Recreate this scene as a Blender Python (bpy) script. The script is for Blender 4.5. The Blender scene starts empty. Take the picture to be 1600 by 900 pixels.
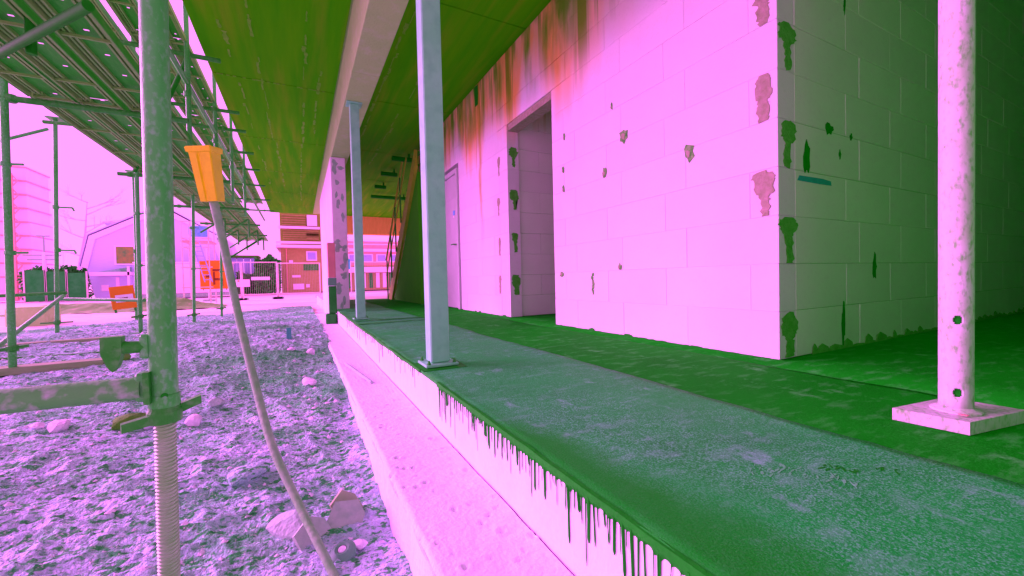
import bpy, math, random
import numpy as np
from mathutils import Vector, Matrix
random.seed(7)
rng = np.random.default_rng(7)
S = bpy.context.scene
COL = S.collection
R = math.radians

# ------------------------------------------------------------------ camera, sky, sun, exposure
cam_d = bpy.data.cameras.new('camera')
cam = bpy.data.objects.new('camera', cam_d)
COL.objects.link(cam)
S.camera = cam
cam_d.sensor_width = 36.0
cam_d.lens = 631.25 / 1600 * 36
cam_d.clip_start = 0.02
cam_d.clip_end = 3000
cam.matrix_world = Matrix(((0.88538796, 0.03221447, -0.46373526, 0),
                           (-0.46422691, 0.0095231, -0.88566511, 0),
                           (-0.02411504, 0.99943561, 0.02338646, 0.45),
                           (0, 0, 0, 1)))
S.view_settings.view_transform = 'Standard'
S.view_settings.look = 'None'
S.view_settings.exposure = 1.05
S.view_settings.gamma = 1
S.render.engine = 'CYCLES'
S.cycles.use_denoising = True
S.cycles.diffuse_bounces = 10
S.cycles.max_bounces = 14
S.cycles.glossy_bounces = 4

SUN_EL, SUN_AZ = R(20), R(180 - 38)          # light from the open side of the building
W = bpy.data.worlds.new('World')
S.world = W
W.use_nodes = True
nt = W.node_tree
nt.nodes.clear()
sky = nt.nodes.new('ShaderNodeTexSky')
sky.sky_type = 'NISHITA'
sky.sun_disc = False
sky.sun_elevation = SUN_EL
sky.sun_rotation = R(90) - SUN_AZ
mul = nt.nodes.new('ShaderNodeMix'); mul.data_type = 'RGBA'; mul.blend_type = 'MULTIPLY'
mul.inputs[0].default_value = 1.0
mul.inputs[7].default_value = (1.0, 0.3, 0.8, 1)
mixo = nt.nodes.new('ShaderNodeMix'); mixo.data_type = 'RGBA'
mixo.inputs[0].default_value = 0.93               # flat overcast cloud over the clear-sky model
mixo.inputs[7].default_value = (8.2, 1.84, 7.9, 1)
bg = nt.nodes.new('ShaderNodeBackground'); bg.inputs[1].default_value = 0.1
ow = nt.nodes.new('ShaderNodeOutputWorld')
nt.links.new(sky.outputs[0], mul.inputs[6])
nt.links.new(mul.outputs[2], mixo.inputs[6])
nt.links.new(mixo.outputs[2], bg.inputs[0])
nt.links.new(bg.outputs[0], ow.inputs[0])

sun_d = bpy.data.lights.new('sun', 'SUN')
sun_d.energy = 5.0
sun_d.angle = R(40)
sun_d.color = (1.0, 0.175, 0.95)
sun = bpy.data.objects.new('sun', sun_d)
COL.objects.link(sun)
to_sun = Vector((math.cos(SUN_AZ) * math.cos(SUN_EL), math.sin(SUN_AZ) * math.cos(SUN_EL), math.sin(SUN_EL)))
sun.rotation_euler = to_sun.to_track_quat('Z', 'Y').to_euler()


# ------------------------------------------------------------------ helpers
class MB:
    """collects shapes into one mesh"""
    def __init__(s):
        s.v, s.f = [], []

    def add(s, vs, fs):
        n = len(s.v)
        s.v += [tuple(p) for p in vs]
        s.f += [tuple(i + n for i in f) for f in fs]
        return s

    def box(s, a, b, rot=None, piv=None, taper=None):
        x0, y0, z0 = a; x1, y1, z1 = b
        vs = [Vector(p) for p in ((x0, y0, z0), (x1, y0, z0), (x1, y1, z0), (x0, y1, z0), (x0, y0, z1), (x1, y0, z1), (x1, y1, z1), (x0, y1, z1))]
        if rot:
            m = Matrix.Rotation(rot[0], 3, 'X') if False else (Matrix.Rotation(rot[2], 3, 'Z') @ Matrix.Rotation(rot[1], 3, 'Y') @ Matrix.Rotation(rot[0], 3, 'X'))
            c = Vector(piv) if piv else (Vector(a) + Vector(b)) / 2
            vs = [m @ (p - c) + c for p in vs]
        return s.add(vs, [(0, 3, 2, 1), (4, 5, 6, 7), (0, 1, 5, 4), (1, 2, 6, 5), (2, 3, 7, 6), (3, 0, 4, 7)])

    def cbox(s, a, b, c=0.004, rot=None):
        """box with all its edges chamfered"""
        x0, y0, z0 = a; x1, y1, z1 = b
        vs, idx = [], {}
        for ix in (0, 1):
            for iy in (0, 1):
                for iz in (0, 1):
                    p = ((x0, x1)[ix], (y0, y1)[iy], (z0, z1)[iz])
                    for ax in range(3):
                        q = [p[k] + (0 if k == ax else c * (1 if (ix, iy, iz)[k] == 0 else -1)) for k in range(3)]
                        idx[(ix, iy, iz, ax)] = len(vs)
                        vs.append(q)
        fs = []
        for ax in range(3):
            o = [k for k in range(3) if k != ax]
            for sd in (0, 1):
                ring = []
                for (u, w) in ((0, 0), (1, 0), (1, 1), (0, 1)):
                    t = [0, 0, 0]; t[ax] = sd; t[o[0]] = u; t[o[1]] = w
                    ring.append(idx[(*t, ax)])
                fs.append(ring)
                # edges
        for ax in range(3):
            o = [k for k in range(3) if k != ax]
            for u in (0, 1):
                for w in (0, 1):
                    t0 = [0, 0, 0]; t1 = [0, 0, 0]
                    t0[o[0]] = t1[o[0]] = u; t0[o[1]] = t1[o[1]] = w; t1[ax] = 1
                    fs.append([idx[(*t0, o[0])], idx[(*t1, o[0])], idx[(*t1, o[1])], idx[(*t0, o[1])]])
        for ix in (0, 1):
            for iy in (0, 1):
                for iz in (0, 1):
                    fs.append([idx[(ix, iy, iz, k)] for k in range(3)])
        if rot:
            m = Matrix.Rotation(rot[2], 3, 'Z') @ Matrix.Rotation(rot[1], 3, 'Y') @ Matrix.Rotation(rot[0], 3, 'X')
            cc = (Vector(a) + Vector(b)) / 2
            vs = [m @ (Vector(p) - cc) + cc for p in vs]
        return s.add(vs, fs)

    def path(s, pts, rad, n=10, cap=True):
        pts = [Vector(p) for p in pts]
        if not hasattr(rad, '__len__'):
            rad = [rad] * len(pts)
        t0 = (pts[1] - pts[0]).normalized()
        ref = Vector((0, 0, 1)) if abs(t0.z) < .9 else Vector((1, 0, 0))
        a = t0.cross(ref).normalized()
        vs, fs = [], []
        for i, p in enumerate(pts):
            t = (pts[min(i + 1, len(pts) - 1)] - pts[max(i - 1, 0)]).normalized()
            a = (a - t * a.dot(t)).normalized()
            b = t.cross(a)
            for k in range(n):
                an = 2 * math.pi * k / n
                vs.append(p + (a * math.cos(an) + b * math.sin(an)) * rad[i])
        for i in range(len(pts) - 1):
            for k in range(n):
                k2 = (k + 1) % n
                fs.append((i * n + k, i * n + k2, (i + 1) * n + k2, (i + 1) * n + k))
        if cap:
            fs.append(tuple(range(n - 1, -1, -1)))
            fs.append(tuple((len(pts) - 1) * n + k for k in range(n)))
        return s.add(vs, fs)

    def tube(s, a, b, r=0.02415, n=14, r2=None):
        return s.path([a, b], [r, r if r2 is None else r2], n)

    def pipe(s, a, b, r, t=0.004, n=14):
        """open tube with a wall thickness"""
        a = Vector(a); b = Vector(b); d = (b - a).normalized()
        ref = Vector((0, 0, 1)) if abs(d.z) < .9 else Vector((1, 0, 0))
        u = d.cross(ref).normalized(); w = d.cross(u)
        vs, fs = [], []
        for (p, rr) in ((a, r), (b, r), (b, r - t), (a, r - t)):
            for k in range(n):
                an = 2 * math.pi * k / n
                vs.append(p + (u * math.cos(an) + w * math.sin(an)) * rr)
        for i in range(4):
            for k in range(n):
                k2 = (k + 1) % n; j = (i + 1) % 4
                fs.append((i * n + k, i * n + k2, j * n + k2, j * n + k))
        return s.add(vs, fs)

    def lathe(s, prof, n=20, c=(0, 0, 0)):
        vs, fs = [], []
        for (r, z) in prof:
            for k in range(n):
                an = 2 * math.pi * k / n
                vs.append((c[0] + r * math.cos(an), c[1] + r * math.sin(an), c[2] + z))
        for i in range(len(prof) - 1):
            for k in range(n):
                k2 = (k + 1) % n
                fs.append((i * n + k, i * n + k2, (i + 1) * n + k2, (i + 1) * n + k))
        fs.append(tuple(range(n - 1, -1, -1)))
        fs.append(tuple((len(prof) - 1) * n + k for k in range(n)))
        return s.add(vs, fs)

    def prism(s, out, d):
        """outline of 3-D points pushed along vector d"""
        n = len(out); d = Vector(d)
        vs = [Vector(p) for p in out] + [Vector(p) + d for p in out]
        fs = [tuple(range(n - 1, -1, -1)), tuple(range(n, 2 * n))]
        fs += [(i, (i + 1) % n, (i + 1) % n + n, i + n) for i in range(n)]
        return s.add(vs, fs)

    def mesh(s, name, m, smooth=False):
        me = bpy.data.meshes.new(name)
        me.from_pydata(s.v, [], s.f)
        me.materials.append(m)
        if smooth:
            for p in me.polygons:
                p.use_smooth = True
            try:
                me.set_sharp_from_angle(angle=R(40))
            except Exception:
                pass
        me.update()
        import bmesh
        bm = bmesh.new(); bm.from_mesh(me)
        bmesh.ops.recalc_face_normals(bm, faces=bm.faces)
        bm.to_mesh(me); bm.free()
        return me

    def build(s, name, m, parent=None, smooth=False, **kw):
        return link(name, s.mesh(name, m, smooth), parent, **kw)


def link(name, me, parent=None, kind=None, label=None, cat=None, group=None, loc=None):
    o = bpy.data.objects.new(name, me)
    COL.objects.link(o)
    if parent is not None:
        o.parent = parent
        o.matrix_parent_inverse = parent.matrix_basis.inverted()
    if loc is not None:
        o.location = loc
    for k, v in (('kind', kind), ('label', label), ('category', cat), ('group', group)):
        if v:
            o[k] = v
    return o


def thing(name, label, cat, loc=(0, 0, 0), rz=0.0, group=None):
    o = link(name, None, None, None, label, cat, group)
    o.location = loc
    o.rotation_euler = (0, 0, rz)
    return o


def copy_tree(o, parent=None):
    c = o.copy(); COL.objects.link(c)
    if parent is not None:
        c.parent = parent
    for ch in list(o.children):
        copy_tree(ch, c)
    return c


# ------------------------------------------------------------------ materials
def mat(name, c1, c2=None, scale=6.0, rough=0.8, bump=0.0, bscale=None, detail=6.0, c3=None, s3=60.0, f3=0.35,
        spec=0.3, stretch=(1, 1, 1), metal=0.0, rand=0.0, lo=0.35, hi=0.65, coord='world', bdist=0.01):
    m = bpy.data.materials.new(name); m.use_nodes = True
    t = m.node_tree; N = t.nodes; Lk = t.links
    b = N['Principled BSDF']
    b.inputs['Roughness'].default_value = rough
    b.inputs['Specular IOR Level'].default_value = spec
    b.inputs['Metallic'].default_value = metal
    if coord == 'world':
        g = N.new('ShaderNodeNewGeometry'); vec = g.outputs['Position']
    else:
        g = N.new('ShaderNodeTexCoord'); vec = g.outputs['Object']
    mp = N.new('ShaderNodeMapping'); mp.inputs['Scale'].default_value = stretch
    Lk.new(vec, mp.inputs['Vector']); vec = mp.outputs[0]
    col = None
    if c2 is None:
        c2 = tuple(x * .85 for x in c1)
    nz = N.new('ShaderNodeTexNoise'); nz.inputs['Scale'].default_value = scale; nz.inputs['Detail'].default_value = detail
    nz.inputs['Roughness'].default_value = 0.62
    Lk.new(vec, nz.inputs['Vector'])
    mr = N.new('ShaderNodeMapRange'); mr.inputs[1].default_value = lo; mr.inputs[2].default_value = hi
    Lk.new(nz.outputs[0], mr.inputs[0])
    mx = N.new('ShaderNodeMix'); mx.data_type = 'RGBA'
    mx.inputs[6].default_value = (*c1, 1); mx.inputs[7].default_value = (*c2, 1)
    Lk.new(mr.outputs[0], mx.inputs[0]); col = mx.outputs[2]
    if c3 is not None:
        n3 = N.new('ShaderNodeTexNoise'); n3.inputs['Scale'].default_value = s3; n3.inputs['Detail'].default_value = 3
        Lk.new(vec, n3.inputs['Vector'])
        m3 = N.new('ShaderNodeMapRange'); m3.inputs[1].default_value = 0.5; m3.inputs[2].default_value = 0.72; m3.inputs[4].default_value = f3
        Lk.new(n3.outputs[0], m3.inputs[0])
        x3 = N.new('ShaderNodeMix'); x3.data_type = 'RGBA'; x3.inputs[7].default_value = (*c3, 1)
        Lk.new(m3.outputs[0], x3.inputs[0]); Lk.new(col, x3.inputs[6]); col = x3.outputs[2]
    if rand:
        oi = N.new('ShaderNodeObjectInfo')
        rr = N.new('ShaderNodeMapRange'); rr.inputs[3].default_value = 1 - rand; rr.inputs[4].default_value = 1.0
        Lk.new(oi.outputs['Random'], rr.inputs[0])
        hv = N.new('ShaderNodeHueSaturation'); Lk.new(col, hv.inputs['Color']); Lk.new(rr.outputs[0], hv.inputs['Value'])
        col = hv.outputs[0]
    Lk.new(col, b.inputs['Base Color'])
    if bump:
        nb = N.new('ShaderNodeTexNoise'); nb.inputs['Scale'].default_value = bscale or scale * 4; nb.inputs['Detail'].default_value = 5
        Lk.new(vec, nb.inputs['Vector'])
        bp = N.new('ShaderNodeBump'); bp.inputs['Strength'].default_value = bump; bp.inputs['Distance'].default_value = bdist
        Lk.new(nb.outputs[0], bp.inputs['Height']); Lk.new(bp.outputs[0], b.inputs['Normal'])
    m['col_socket'] = 0
    return m


def bitumen_mat(name, base, fleck, smear, rough, sp_=.12, edge=False):
    m = mat(name, base, tuple(x * .7 for x in base), 2.2, rough, 0.55, 260, c3=None, spec=0.35, bdist=0.004)
    t = m.node_tree; N = t.nodes; Lk = t.links; b = N['Principled BSDF']
    col = b.inputs['Base Color'].links[0].from_socket
    b.inputs['Specular IOR Level'].default_value = sp_
    g = N.new('ShaderNodeNewGeometry')
    def layer(col, colour, sc, lo, hi, amt, stretch=(1, 1, 1), det=3):
        mp = N.new('ShaderNodeMapping'); mp.inputs['Scale'].default_value = stretch; Lk.new(g.outputs['Position'], mp.inputs[0])
        n = N.new('ShaderNodeTexNoise'); n.inputs['Scale'].default_value = sc; n.inputs['Detail'].default_value = det; n.inputs['Roughness'].default_value = .65
        Lk.new(mp.outputs[0], n.inputs['Vector'])
        r = N.new('ShaderNodeMapRange'); r.inputs[1].default_value = lo; r.inputs[2].default_value = hi; r.inputs[4].default_value = amt
        Lk.new(n.outputs[0], r.inputs[0])
        x = N.new('ShaderNodeMix'); x.data_type = 'RGBA'; x.inputs[7].default_value = (*colour, 1)
        Lk.new(r.outputs[0], x.inputs[0]); Lk.new(col, x.inputs[6])
        return x.outputs[2]
    col = layer(col, fleck, 240, .5, .62, .8, det=2)
    col = layer(col, fleck, 90, .5, .75, .5)
    col = layer(col, smear, 5.5, .60, .72, .7, (1.6, 1, 1), det=9)
    col = layer(col, smear, 9, .52, .72, .28 if edge else .45, (.8, 2.2, 1), det=10)
    col = layer(col, base, 1.6, .42, .66, .75, det=5)
    col = layer(col, base, 24, .56, .66, .6, det=6)
    if edge:           # tar brushed over the sheet along the open edge
        sx = N.new('ShaderNodeSeparateXYZ'); Lk.new(g.outputs['Position'], sx.inputs[0])
        n = N.new('ShaderNodeTexNoise'); n.inputs['Scale'].default_value = 4; n.inputs['Detail'].default_value = 6
        Lk.new(g.outputs['Position'], n.inputs['Vector'])
        yr = N.new('ShaderNodeMapRange'); yr.inputs[1].default_value = .3; yr.inputs[2].default_value = 1.3; yr.inputs[3].default_value = .17; yr.inputs[4].default_value = .03
        Lk.new(sx.outputs[1], yr.inputs[0])
        ad = N.new('ShaderNodeMath'); ad.operation = 'MULTIPLY_ADD'; ad.inputs[1].default_value = .22; ad.inputs[2].default_value = -.11
        Lk.new(n.outputs[0], ad.inputs[0])
        s1 = N.new('ShaderNodeMath'); s1.operation = 'ADD'; Lk.new(ad.outputs[0], s1.inputs[0]); Lk.new(sx.outputs[0], s1.inputs[1])
        s2 = N.new('ShaderNodeMath'); s2.operation = 'SUBTRACT'; Lk.new(s1.outputs[0], s2.inputs[0]); Lk.new(yr.outputs[0], s2.inputs[1])
        r = N.new('ShaderNodeMapRange'); r.inputs[1].default_value = .46; r.inputs[2].default_value = .57; r.inputs[3].default_value = .9; r.inputs[4].default_value = 0
        Lk.new(s2.outputs[0], r.inputs[0])
        x = N.new('ShaderNodeMix'); x.data_type = 'RGBA'; x.inputs[7].default_value = (.004, .40, .008, 1)
        Lk.new(r.outputs[0], x.inputs[0]); Lk.new(col, x.inputs[6]); col = x.outputs[2]
    Lk.new(col, b.inputs['Base Color'])
    return m


def block_mat(name='aerated_block', ca=(.92, .84, .94), cb=(.85, .80, .88)):
    m = bpy.data.materials.new(name); m.use_nodes = True
    t = m.node_tree; N = t.nodes; Lk = t.links; b = N['Principled BSDF']
    b.inputs['Roughness'].default_value = .92; b.inputs['Specular IOR Level'].default_value = .15
    g = N.new('ShaderNodeNewGeometry'); sx = N.new('ShaderNodeSeparateXYZ'); Lk.new(g.outputs['Position'], sx.inputs[0])
    oi = N.new('ShaderNodeObjectInfo')
    def noise(sc, stretch=(1, 1, 1), det=5):
        mp = N.new('ShaderNodeMapping'); mp.inputs['Scale'].default_value = stretch; Lk.new(g.outputs['Position'], mp.inputs[0])
        n = N.new('ShaderNodeTexNoise'); n.inputs['Scale'].default_value = sc; n.inputs['Detail'].default_value = det
        Lk.new(mp.outputs[0], n.inputs['Vector']); return n.outputs[0]
    def mr(v, a, c, lo=0.0, hi=1.0):
        r = N.new('ShaderNodeMapRange'); r.inputs[1].default_value = a; r.inputs[2].default_value = c
        r.inputs[3].default_value = lo; r.inputs[4].default_value = hi; Lk.new(v, r.inputs[0]); return r.outputs[0]
    def mth(op, a, c):
        q = N.new('ShaderNodeMath'); q.operation = op
        for i, s_ in enumerate((a, c)):
            if hasattr(s_, 'links'): Lk.new(s_, q.inputs[i])
            else: q.inputs[i].default_value = s_
        return q.outputs[0]
    def mix(f, a, c):
        x = N.new('ShaderNodeMix'); x.data_type = 'RGBA'; Lk.new(f, x.inputs[0])
        if hasattr(a, 'links'): Lk.new(a, x.inputs[6])
        else: x.inputs[6].default_value = (*a, 1)
        x.inputs[7].default_value = (*c, 1); return x.outputs[2]
    col = mix(mr(noise(3), .3, .7), ca, cb)
    col = mix(mr(noise(45, det=2), .55, .8, 0, .3), col, (.66, .7, .62))
    col = mix(mr(oi.outputs['Random'], 0, 1, 0, .28), col, (.7, .68, .7))
    # rusty water stains that ran down from the slab above, strongest over and beyond the door
    ymask = mr(sx.outputs[1], 2.0, 2.8)
    depth = mth('MULTIPLY', mr(noise(1.5, (1, 1, .06), 4), .3, .72), 1.0)
    reach = mth('SUBTRACT', 2.85, mth('MULTIPLY', depth, .95))
    zm = mth('SUBTRACT', sx.outputs[2], reach)
    wash = mth('MULTIPLY', mr(zm, -.25, .25), ymask)
    col = mix(mth('MULTIPLY', wash, mr(noise(3, (1, 1, .3)), .25, .6, .55, 1)), col, (.92, .50, .15))
    streak = mr(noise(9, (1, 1, .03), 3), .54, .62)
    smask = mth('MULTIPLY', mr(zm, -.1, .4), mr(sx.outputs[1], 1.9, 2.6))
    col = mix(mth('MULTIPLY', streak, mth('MULTIPLY', smask, .9)), col, (.20, .36, .008))
    streak2 = mr(noise(11, (1, 1, .03), 2), .6, .68)
    col = mix(mth('MULTIPLY', streak2, mth('MULTIPLY', mr(zm, -.35, .25), mr(sx.outputs[1], 3.3, 4.2))), col, (.6, .38, .05))
    # one long rusty run left of the doorway
    wob = mth('MULTIPLY_ADD', noise(1.3, (0, 0, 1), 3), .30)
    wob.node.inputs[2].default_value = 4.80
    dist = mth('ABSOLUTE', mth('SUBTRACT', sx.outputs[1], wob), 0.0)
    run = mth('MULTIPLY', mr(mth('ADD', dist, mth('MULTIPLY', noise(14, (1, 1, .1), 3), .06)), .03, .10, 1, 0), mr(sx.outputs[2], .75, 1.7))
    col = mix(mth('MULTIPLY', run, .8), col, (.62, .42, .05))
    # brown smears under the slab edge
    sm_ = mth('MULTIPLY', mr(noise(4.5, (1, 1, .25), 6), .45, .6), mth('MULTIPLY', mr(sx.outputs[2], 2.2, 2.85), mr(sx.outputs[1], 2.0, 3.0)))
    col = mix(mth('MULTIPLY', sm_, .95), col, (.13, .40, .012))
    Lk.new(col, b.inputs['Base Color'])
    bp = N.new('ShaderNodeBump'); bp.inputs['Strength'].default_value = .35; bp.inputs['Distance'].default_value = .004
    Lk.new(noise(120, det=6), bp.inputs['Height']); Lk.new(bp.outputs[0], b.inputs['Normal'])
    return m


def mud_mat():
    m = mat('churned_mud', (.62, .80, .90), (.40, .76, .66), 2.2, .9, .8, 90, c3=(.05, .52, .12), s3=6, f3=.8, spec=.1, bdist=.02)
    t = m.node_tree; N = t.nodes; Lk = t.links; b = N['Principled BSDF']
    col = b.inputs['Base Color'].links[0].from_socket
    g = N.new('ShaderNodeNewGeometry')
    for sc, c, lo, hi, f in ((.8, (.08, .55, .16), .46, .62, .9), (6, (.24, .66, .38), .5, .66, .6), (38, (.02, .44, .05), .515, .585, .88), (95, (.03, .5, .08), .55, .63, .75), (140, (.95, .9, .98), .58, .68, .5)):  # dark and pale noise paints crevice shade and highlights, besides wet soil
        n = N.new('ShaderNodeTexNoise'); n.inputs['Scale'].default_value = sc; n.inputs['Detail'].default_value = 4
        mp_ = N.new('ShaderNodeMapping'); mp_.inputs['Rotation'].default_value = (0, 0, .5); mp_.inputs['Scale'].default_value = (.62, 1.15, 1); Lk.new(g.outputs['Position'], mp_.inputs[0]); Lk.new(mp_.outputs[0], n.inputs['Vector'])
        r = N.new('ShaderNodeMapRange'); r.inputs[1].default_value = lo; r.inputs[2].default_value = hi; r.inputs[4].default_value = f
        Lk.new(n.outputs[0], r.inputs[0])
        x = N.new('ShaderNodeMix'); x.data_type = 'RGBA'; x.inputs[7].default_value = (*c, 1)
        Lk.new(r.outputs[0], x.inputs[0]); Lk.new(col, x.inputs[6]); col = x.outputs[2]
    Lk.new(col, b.inputs['Base Color'])
    return m


M_BLOCK = block_mat()
M_BLOCKSH = block_mat('shade_green_block', (.80, .92, .76), (.72, .88, .68))  # greener copy of the block, the green indoor shade put into its colour
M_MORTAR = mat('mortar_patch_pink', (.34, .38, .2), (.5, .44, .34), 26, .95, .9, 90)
M_MORTARSH = mat('mortar_patch_shaded', (.07, .5, .03), (.13, .58, .08), 22, .95, .9, 90)  # darker green copy of the mortar, shade painted in for unlit walls
M_CHIP = mat('dark_chip_mortar', (.05, .42, .04), (.3, .55, .2), 35, .95, .9, 90)  # exposed mortar darkened in colour to read as shaded hollows
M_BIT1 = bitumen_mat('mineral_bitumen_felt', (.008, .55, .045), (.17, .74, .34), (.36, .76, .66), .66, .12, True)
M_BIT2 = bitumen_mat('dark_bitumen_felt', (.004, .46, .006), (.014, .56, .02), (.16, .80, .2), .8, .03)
M_TAR = mat('black_tar', (.003, .32, .005), (.006, .38, .008), 30, .6, .3, 80, spec=.12)
M_SLAB = mat('cast_concrete', (.88, .82, .9), (.78, .76, .82), 3, .9, .3, 60, c3=(.6, .66, .62), s3=18, f3=.3)
M_FOOT = mat('footing_concrete', (.86, .82, .92), (.76, .77, .84), 4, .92, .5, 70, c3=(.55, .7, .72), s3=26, f3=.55)
M_MUD = mud_mat()
M_SAND = mat('dry_sandy_track', (.95, .80, .86), (.88, .74, .66), .9, .95, .8, 12, c3=(.62, .55, .30), s3=5, f3=.5, bdist=.03, stretch=(.4, 1.3, 1))
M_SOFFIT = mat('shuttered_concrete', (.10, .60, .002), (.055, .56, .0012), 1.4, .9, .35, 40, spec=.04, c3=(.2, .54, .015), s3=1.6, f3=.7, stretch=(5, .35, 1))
M_LAIT = mat('laitance_streak', (.2, .58, .045), (.12, .56, .015), 14, .95, .6, 60)
M_BEAMC = mat('beam_concrete', (.40, .74, .22), (.36, .72, .2), 5, .9, .5, 50, c3=(.56, .74, .4), s3=12, f3=.35)
M_STEEL = mat('galvanised_box_section', (.21, .80, .38), (.27, .84, .46), 5, .5, .15, 60, c3=(.14, .62, .28), s3=14, f3=.4, spec=.3)
M_TUBE = mat('scaffold_tube_steel', (.035, .54, .04), (.085, .58, .11), 5, .45, .2, 70, c3=(.3, .64, .4), s3=110, f3=.4, spec=.25, stretch=(1, 1, .6))
M_TUBED = mat('weathered_scaffold_tube', (.012, .38, .012), (.04, .44, .04), 9, .6, .2, 70, c3=(.18, .5, .18), s3=50, f3=.4)
M_LEDGER = mat('dusty_ledger_steel', (.12, .52, .13), (.08, .5, .08), 7, .6, .2, 70, c3=(.5, .6, .55), s3=40, f3=.6, spec=.2)
M_JACK = mat('zinc_screw_jack', (.30, .60, .27), (.20, .58, .16), 20, .4, .1, 90, spec=.5)
M_PROP = mat('mortar_splashed_prop', (.74, .70, .76), (.50, .64, .46), 24, .7, .08, 80, c3=(.14, .55, .1), s3=90, f3=.8, stretch=(1, 1, .5))
M_DECK = mat('steel_scaffold_board', (.010, .5, .006), (.025, .56, .014), 6, .6, .2, 50, c3=(.1, .6, .06), s3=20, f3=.4, stretch=(6, .6, 1))
M_DECKR = mat('steel_board_rib', (.15, .56, .07), (.24, .58, .12), 8, .55, .1)
M_YEL = mat('yellow_plastic', (.9, .88, .006), (.8, .8, .005), 9, .45, .12, 40, c3=(.6, .6, .005), s3=30, f3=.3, spec=.4)
M_ROD = mat('grey_fibreglass_rod', (.24, .50, .25), (.16, .50, .16), 14, .7, .3, 60, c3=(.4, .66, .36), s3=40, f3=.4)
M_WOOD = mat('muddy_timber', (.34, .5, .24), (.2, .46, .12), 5, .9, .4, 40, c3=(.12, .4, .08), s3=16, f3=.5, stretch=(.5, 3, 3))
M_STONE = mat('pale_rubble', (.92, .86, .94), (.7, .74, .8), 14, .95, .6, 60)
M_STONE2 = mat('grey_rubble', (.42, .62, .5), (.28, .56, .36), 14, .95, .7, 60)
M_BROWN = mat('brown_brick_rubble', (.10, .36, .025), (.07, .34, .02), 22, .95, .8, 60)
M_SLATE = mat('broken_tile', (.36, .5, .26), (.28, .48, .2), 10, .8, .3, 50)
M_SHARD = mat('pale_broken_tile', (.42, .62, .46), (.34, .58, .36), 16, .85, .3, 60, c3=(.2, .5, .25), s3=30, f3=.5)
M_FASC = mat('orange_fascia_cladding', (.95, .5, .13), (.85, .46, .1), 3, .8, stretch=(6, 6, 1))
M_RED = mat('pink_red_plastic', (.8, .32, .3), (.7, .3, .27), 6, .5)
M_BLACK = mat('black_plastic', (.01, .3, .02), (.015, .36, .03), 8, .5)
M_GREYP = mat('grey_plastic_collar', (.12, .4, .2), (.16, .42, .24), 8, .6)
M_LILAC = mat('lilac_cladding', (.66, .74, .96), (.60, .71, .93), 2, .8, stretch=(1, 1, 12))  # cladding paled in colour to paint in distance haze
M_WHITE = mat('white_paint', (.96, .88, .96), (.92, .85, .94), 4, .7)
M_WINDOW = mat('window_glass', (.05, .4, .04), (.4, .34, .04), 1.6, .15, spec=.6)
M_GLASSG = mat('roof_glass', (.08, .5, .16), (.3, .64, .5), 2, .2, spec=.6)
M_ROOFT = mat('slate_roof', (.62, .70, .86), (.5, .62, .76), 6, .8)
M_ORANGE = mat('orange_board', (.9, .32, .012), (.8, .3, .01), 5, .6)
M_SIGNTXT = mat('sign_print', (.35, .08, .02), (.25, .06, .02), 30, .7)
M_HEDGE = mat('hedge_leaf', (.02, .34, .02), (.05, .45, .05), 5, .8, rand=.0)
M_HEDGE2 = mat('green_fence_mesh', (.008, .36, .03), (.03, .42, .06), 3, .8)
M_BRICKW = mat('red_brick_wall', (.50, .42, .14), (.42, .40, .11), 5, .9)
M_LOUVRE = mat('brown_louvre', (.30, .40, .05), (.22, .38, .03), 5, .8)
M_BANDO = mat('orange_band', (.98, .5, .45), (.95, .45, .38), 3, .8)  # orange paled in colour for a hazy, overexposed distance
M_PALEB = mat('pale_render', (.98, .84, .96), (.96, .78, .92), 1, .9)
M_GALVP = mat('pale_mesh_panel', (.8, .7, .7), (.7, .62, .56), 6, .6)
M_BLUE = mat('blue_sheet', (.06, .46, .9), (.3, .6, .98), 14, .6, stretch=(1, 1, 6))
M_BLUEG = mat('blue_grey_glazing', (.3, .44, .75), (.5, .56, .9), 10, .4, stretch=(8, 8, 1))
M_CYAN = mat('cyan_board', (.02, .85, .95), (.03, .75, .9), 5, .6)
M_BOUNCEW = mat('green_bounce_wall', (.006, .92, .006), (.01, .88, .01), 3, .9, spec=.0)  # invented green that throws green bounce onto the return wall
M_BOUNCEC = mat('green_bounce_soffit', (.012, .90, .003), (.008, .86, .002), 2, .9, spec=.0)  # invented green on the bay ceiling, added to bounce green light deeper in
M_SHADET = mat('shade_dark_tube', (.004, .30, .004), (.01, .34, .01), 12, .7, spec=.1)  # tube colour darkened so sunlit braces look shaded
M_DOOR = mat('grey_steel_door', (.66, .68, .70), (.56, .64, .60), 2.5, .5, .1, 40, spec=.4)
M_STAIR = mat('stair_concrete', (.06, .62, .006), (.045, .58, .004), 3, .9, .3, 40)
M_RAIL = mat('orange_rail_paint', (.5, .62, .05), (.4, .56, .04), 9, .6)
M_TWIG = mat('bare_twig', (.78, .62, .85), (.7, .56, .74), 5, .9)
M_TEAL = mat('teal_peg', (.05, .44, .28), (.1, .44, .36), 9, .7)
M_CHALK = mat('teal_chalk', (.02, .5, .42), (.02, .42, .36), 60, .9)
M_EARTH = mat('earth_berm', (.22, .5, .12), (.14, .46, .07), 2, .95, .8, 10, c3=(.5, .5, .3), s3=6, f3=.5)


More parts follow.
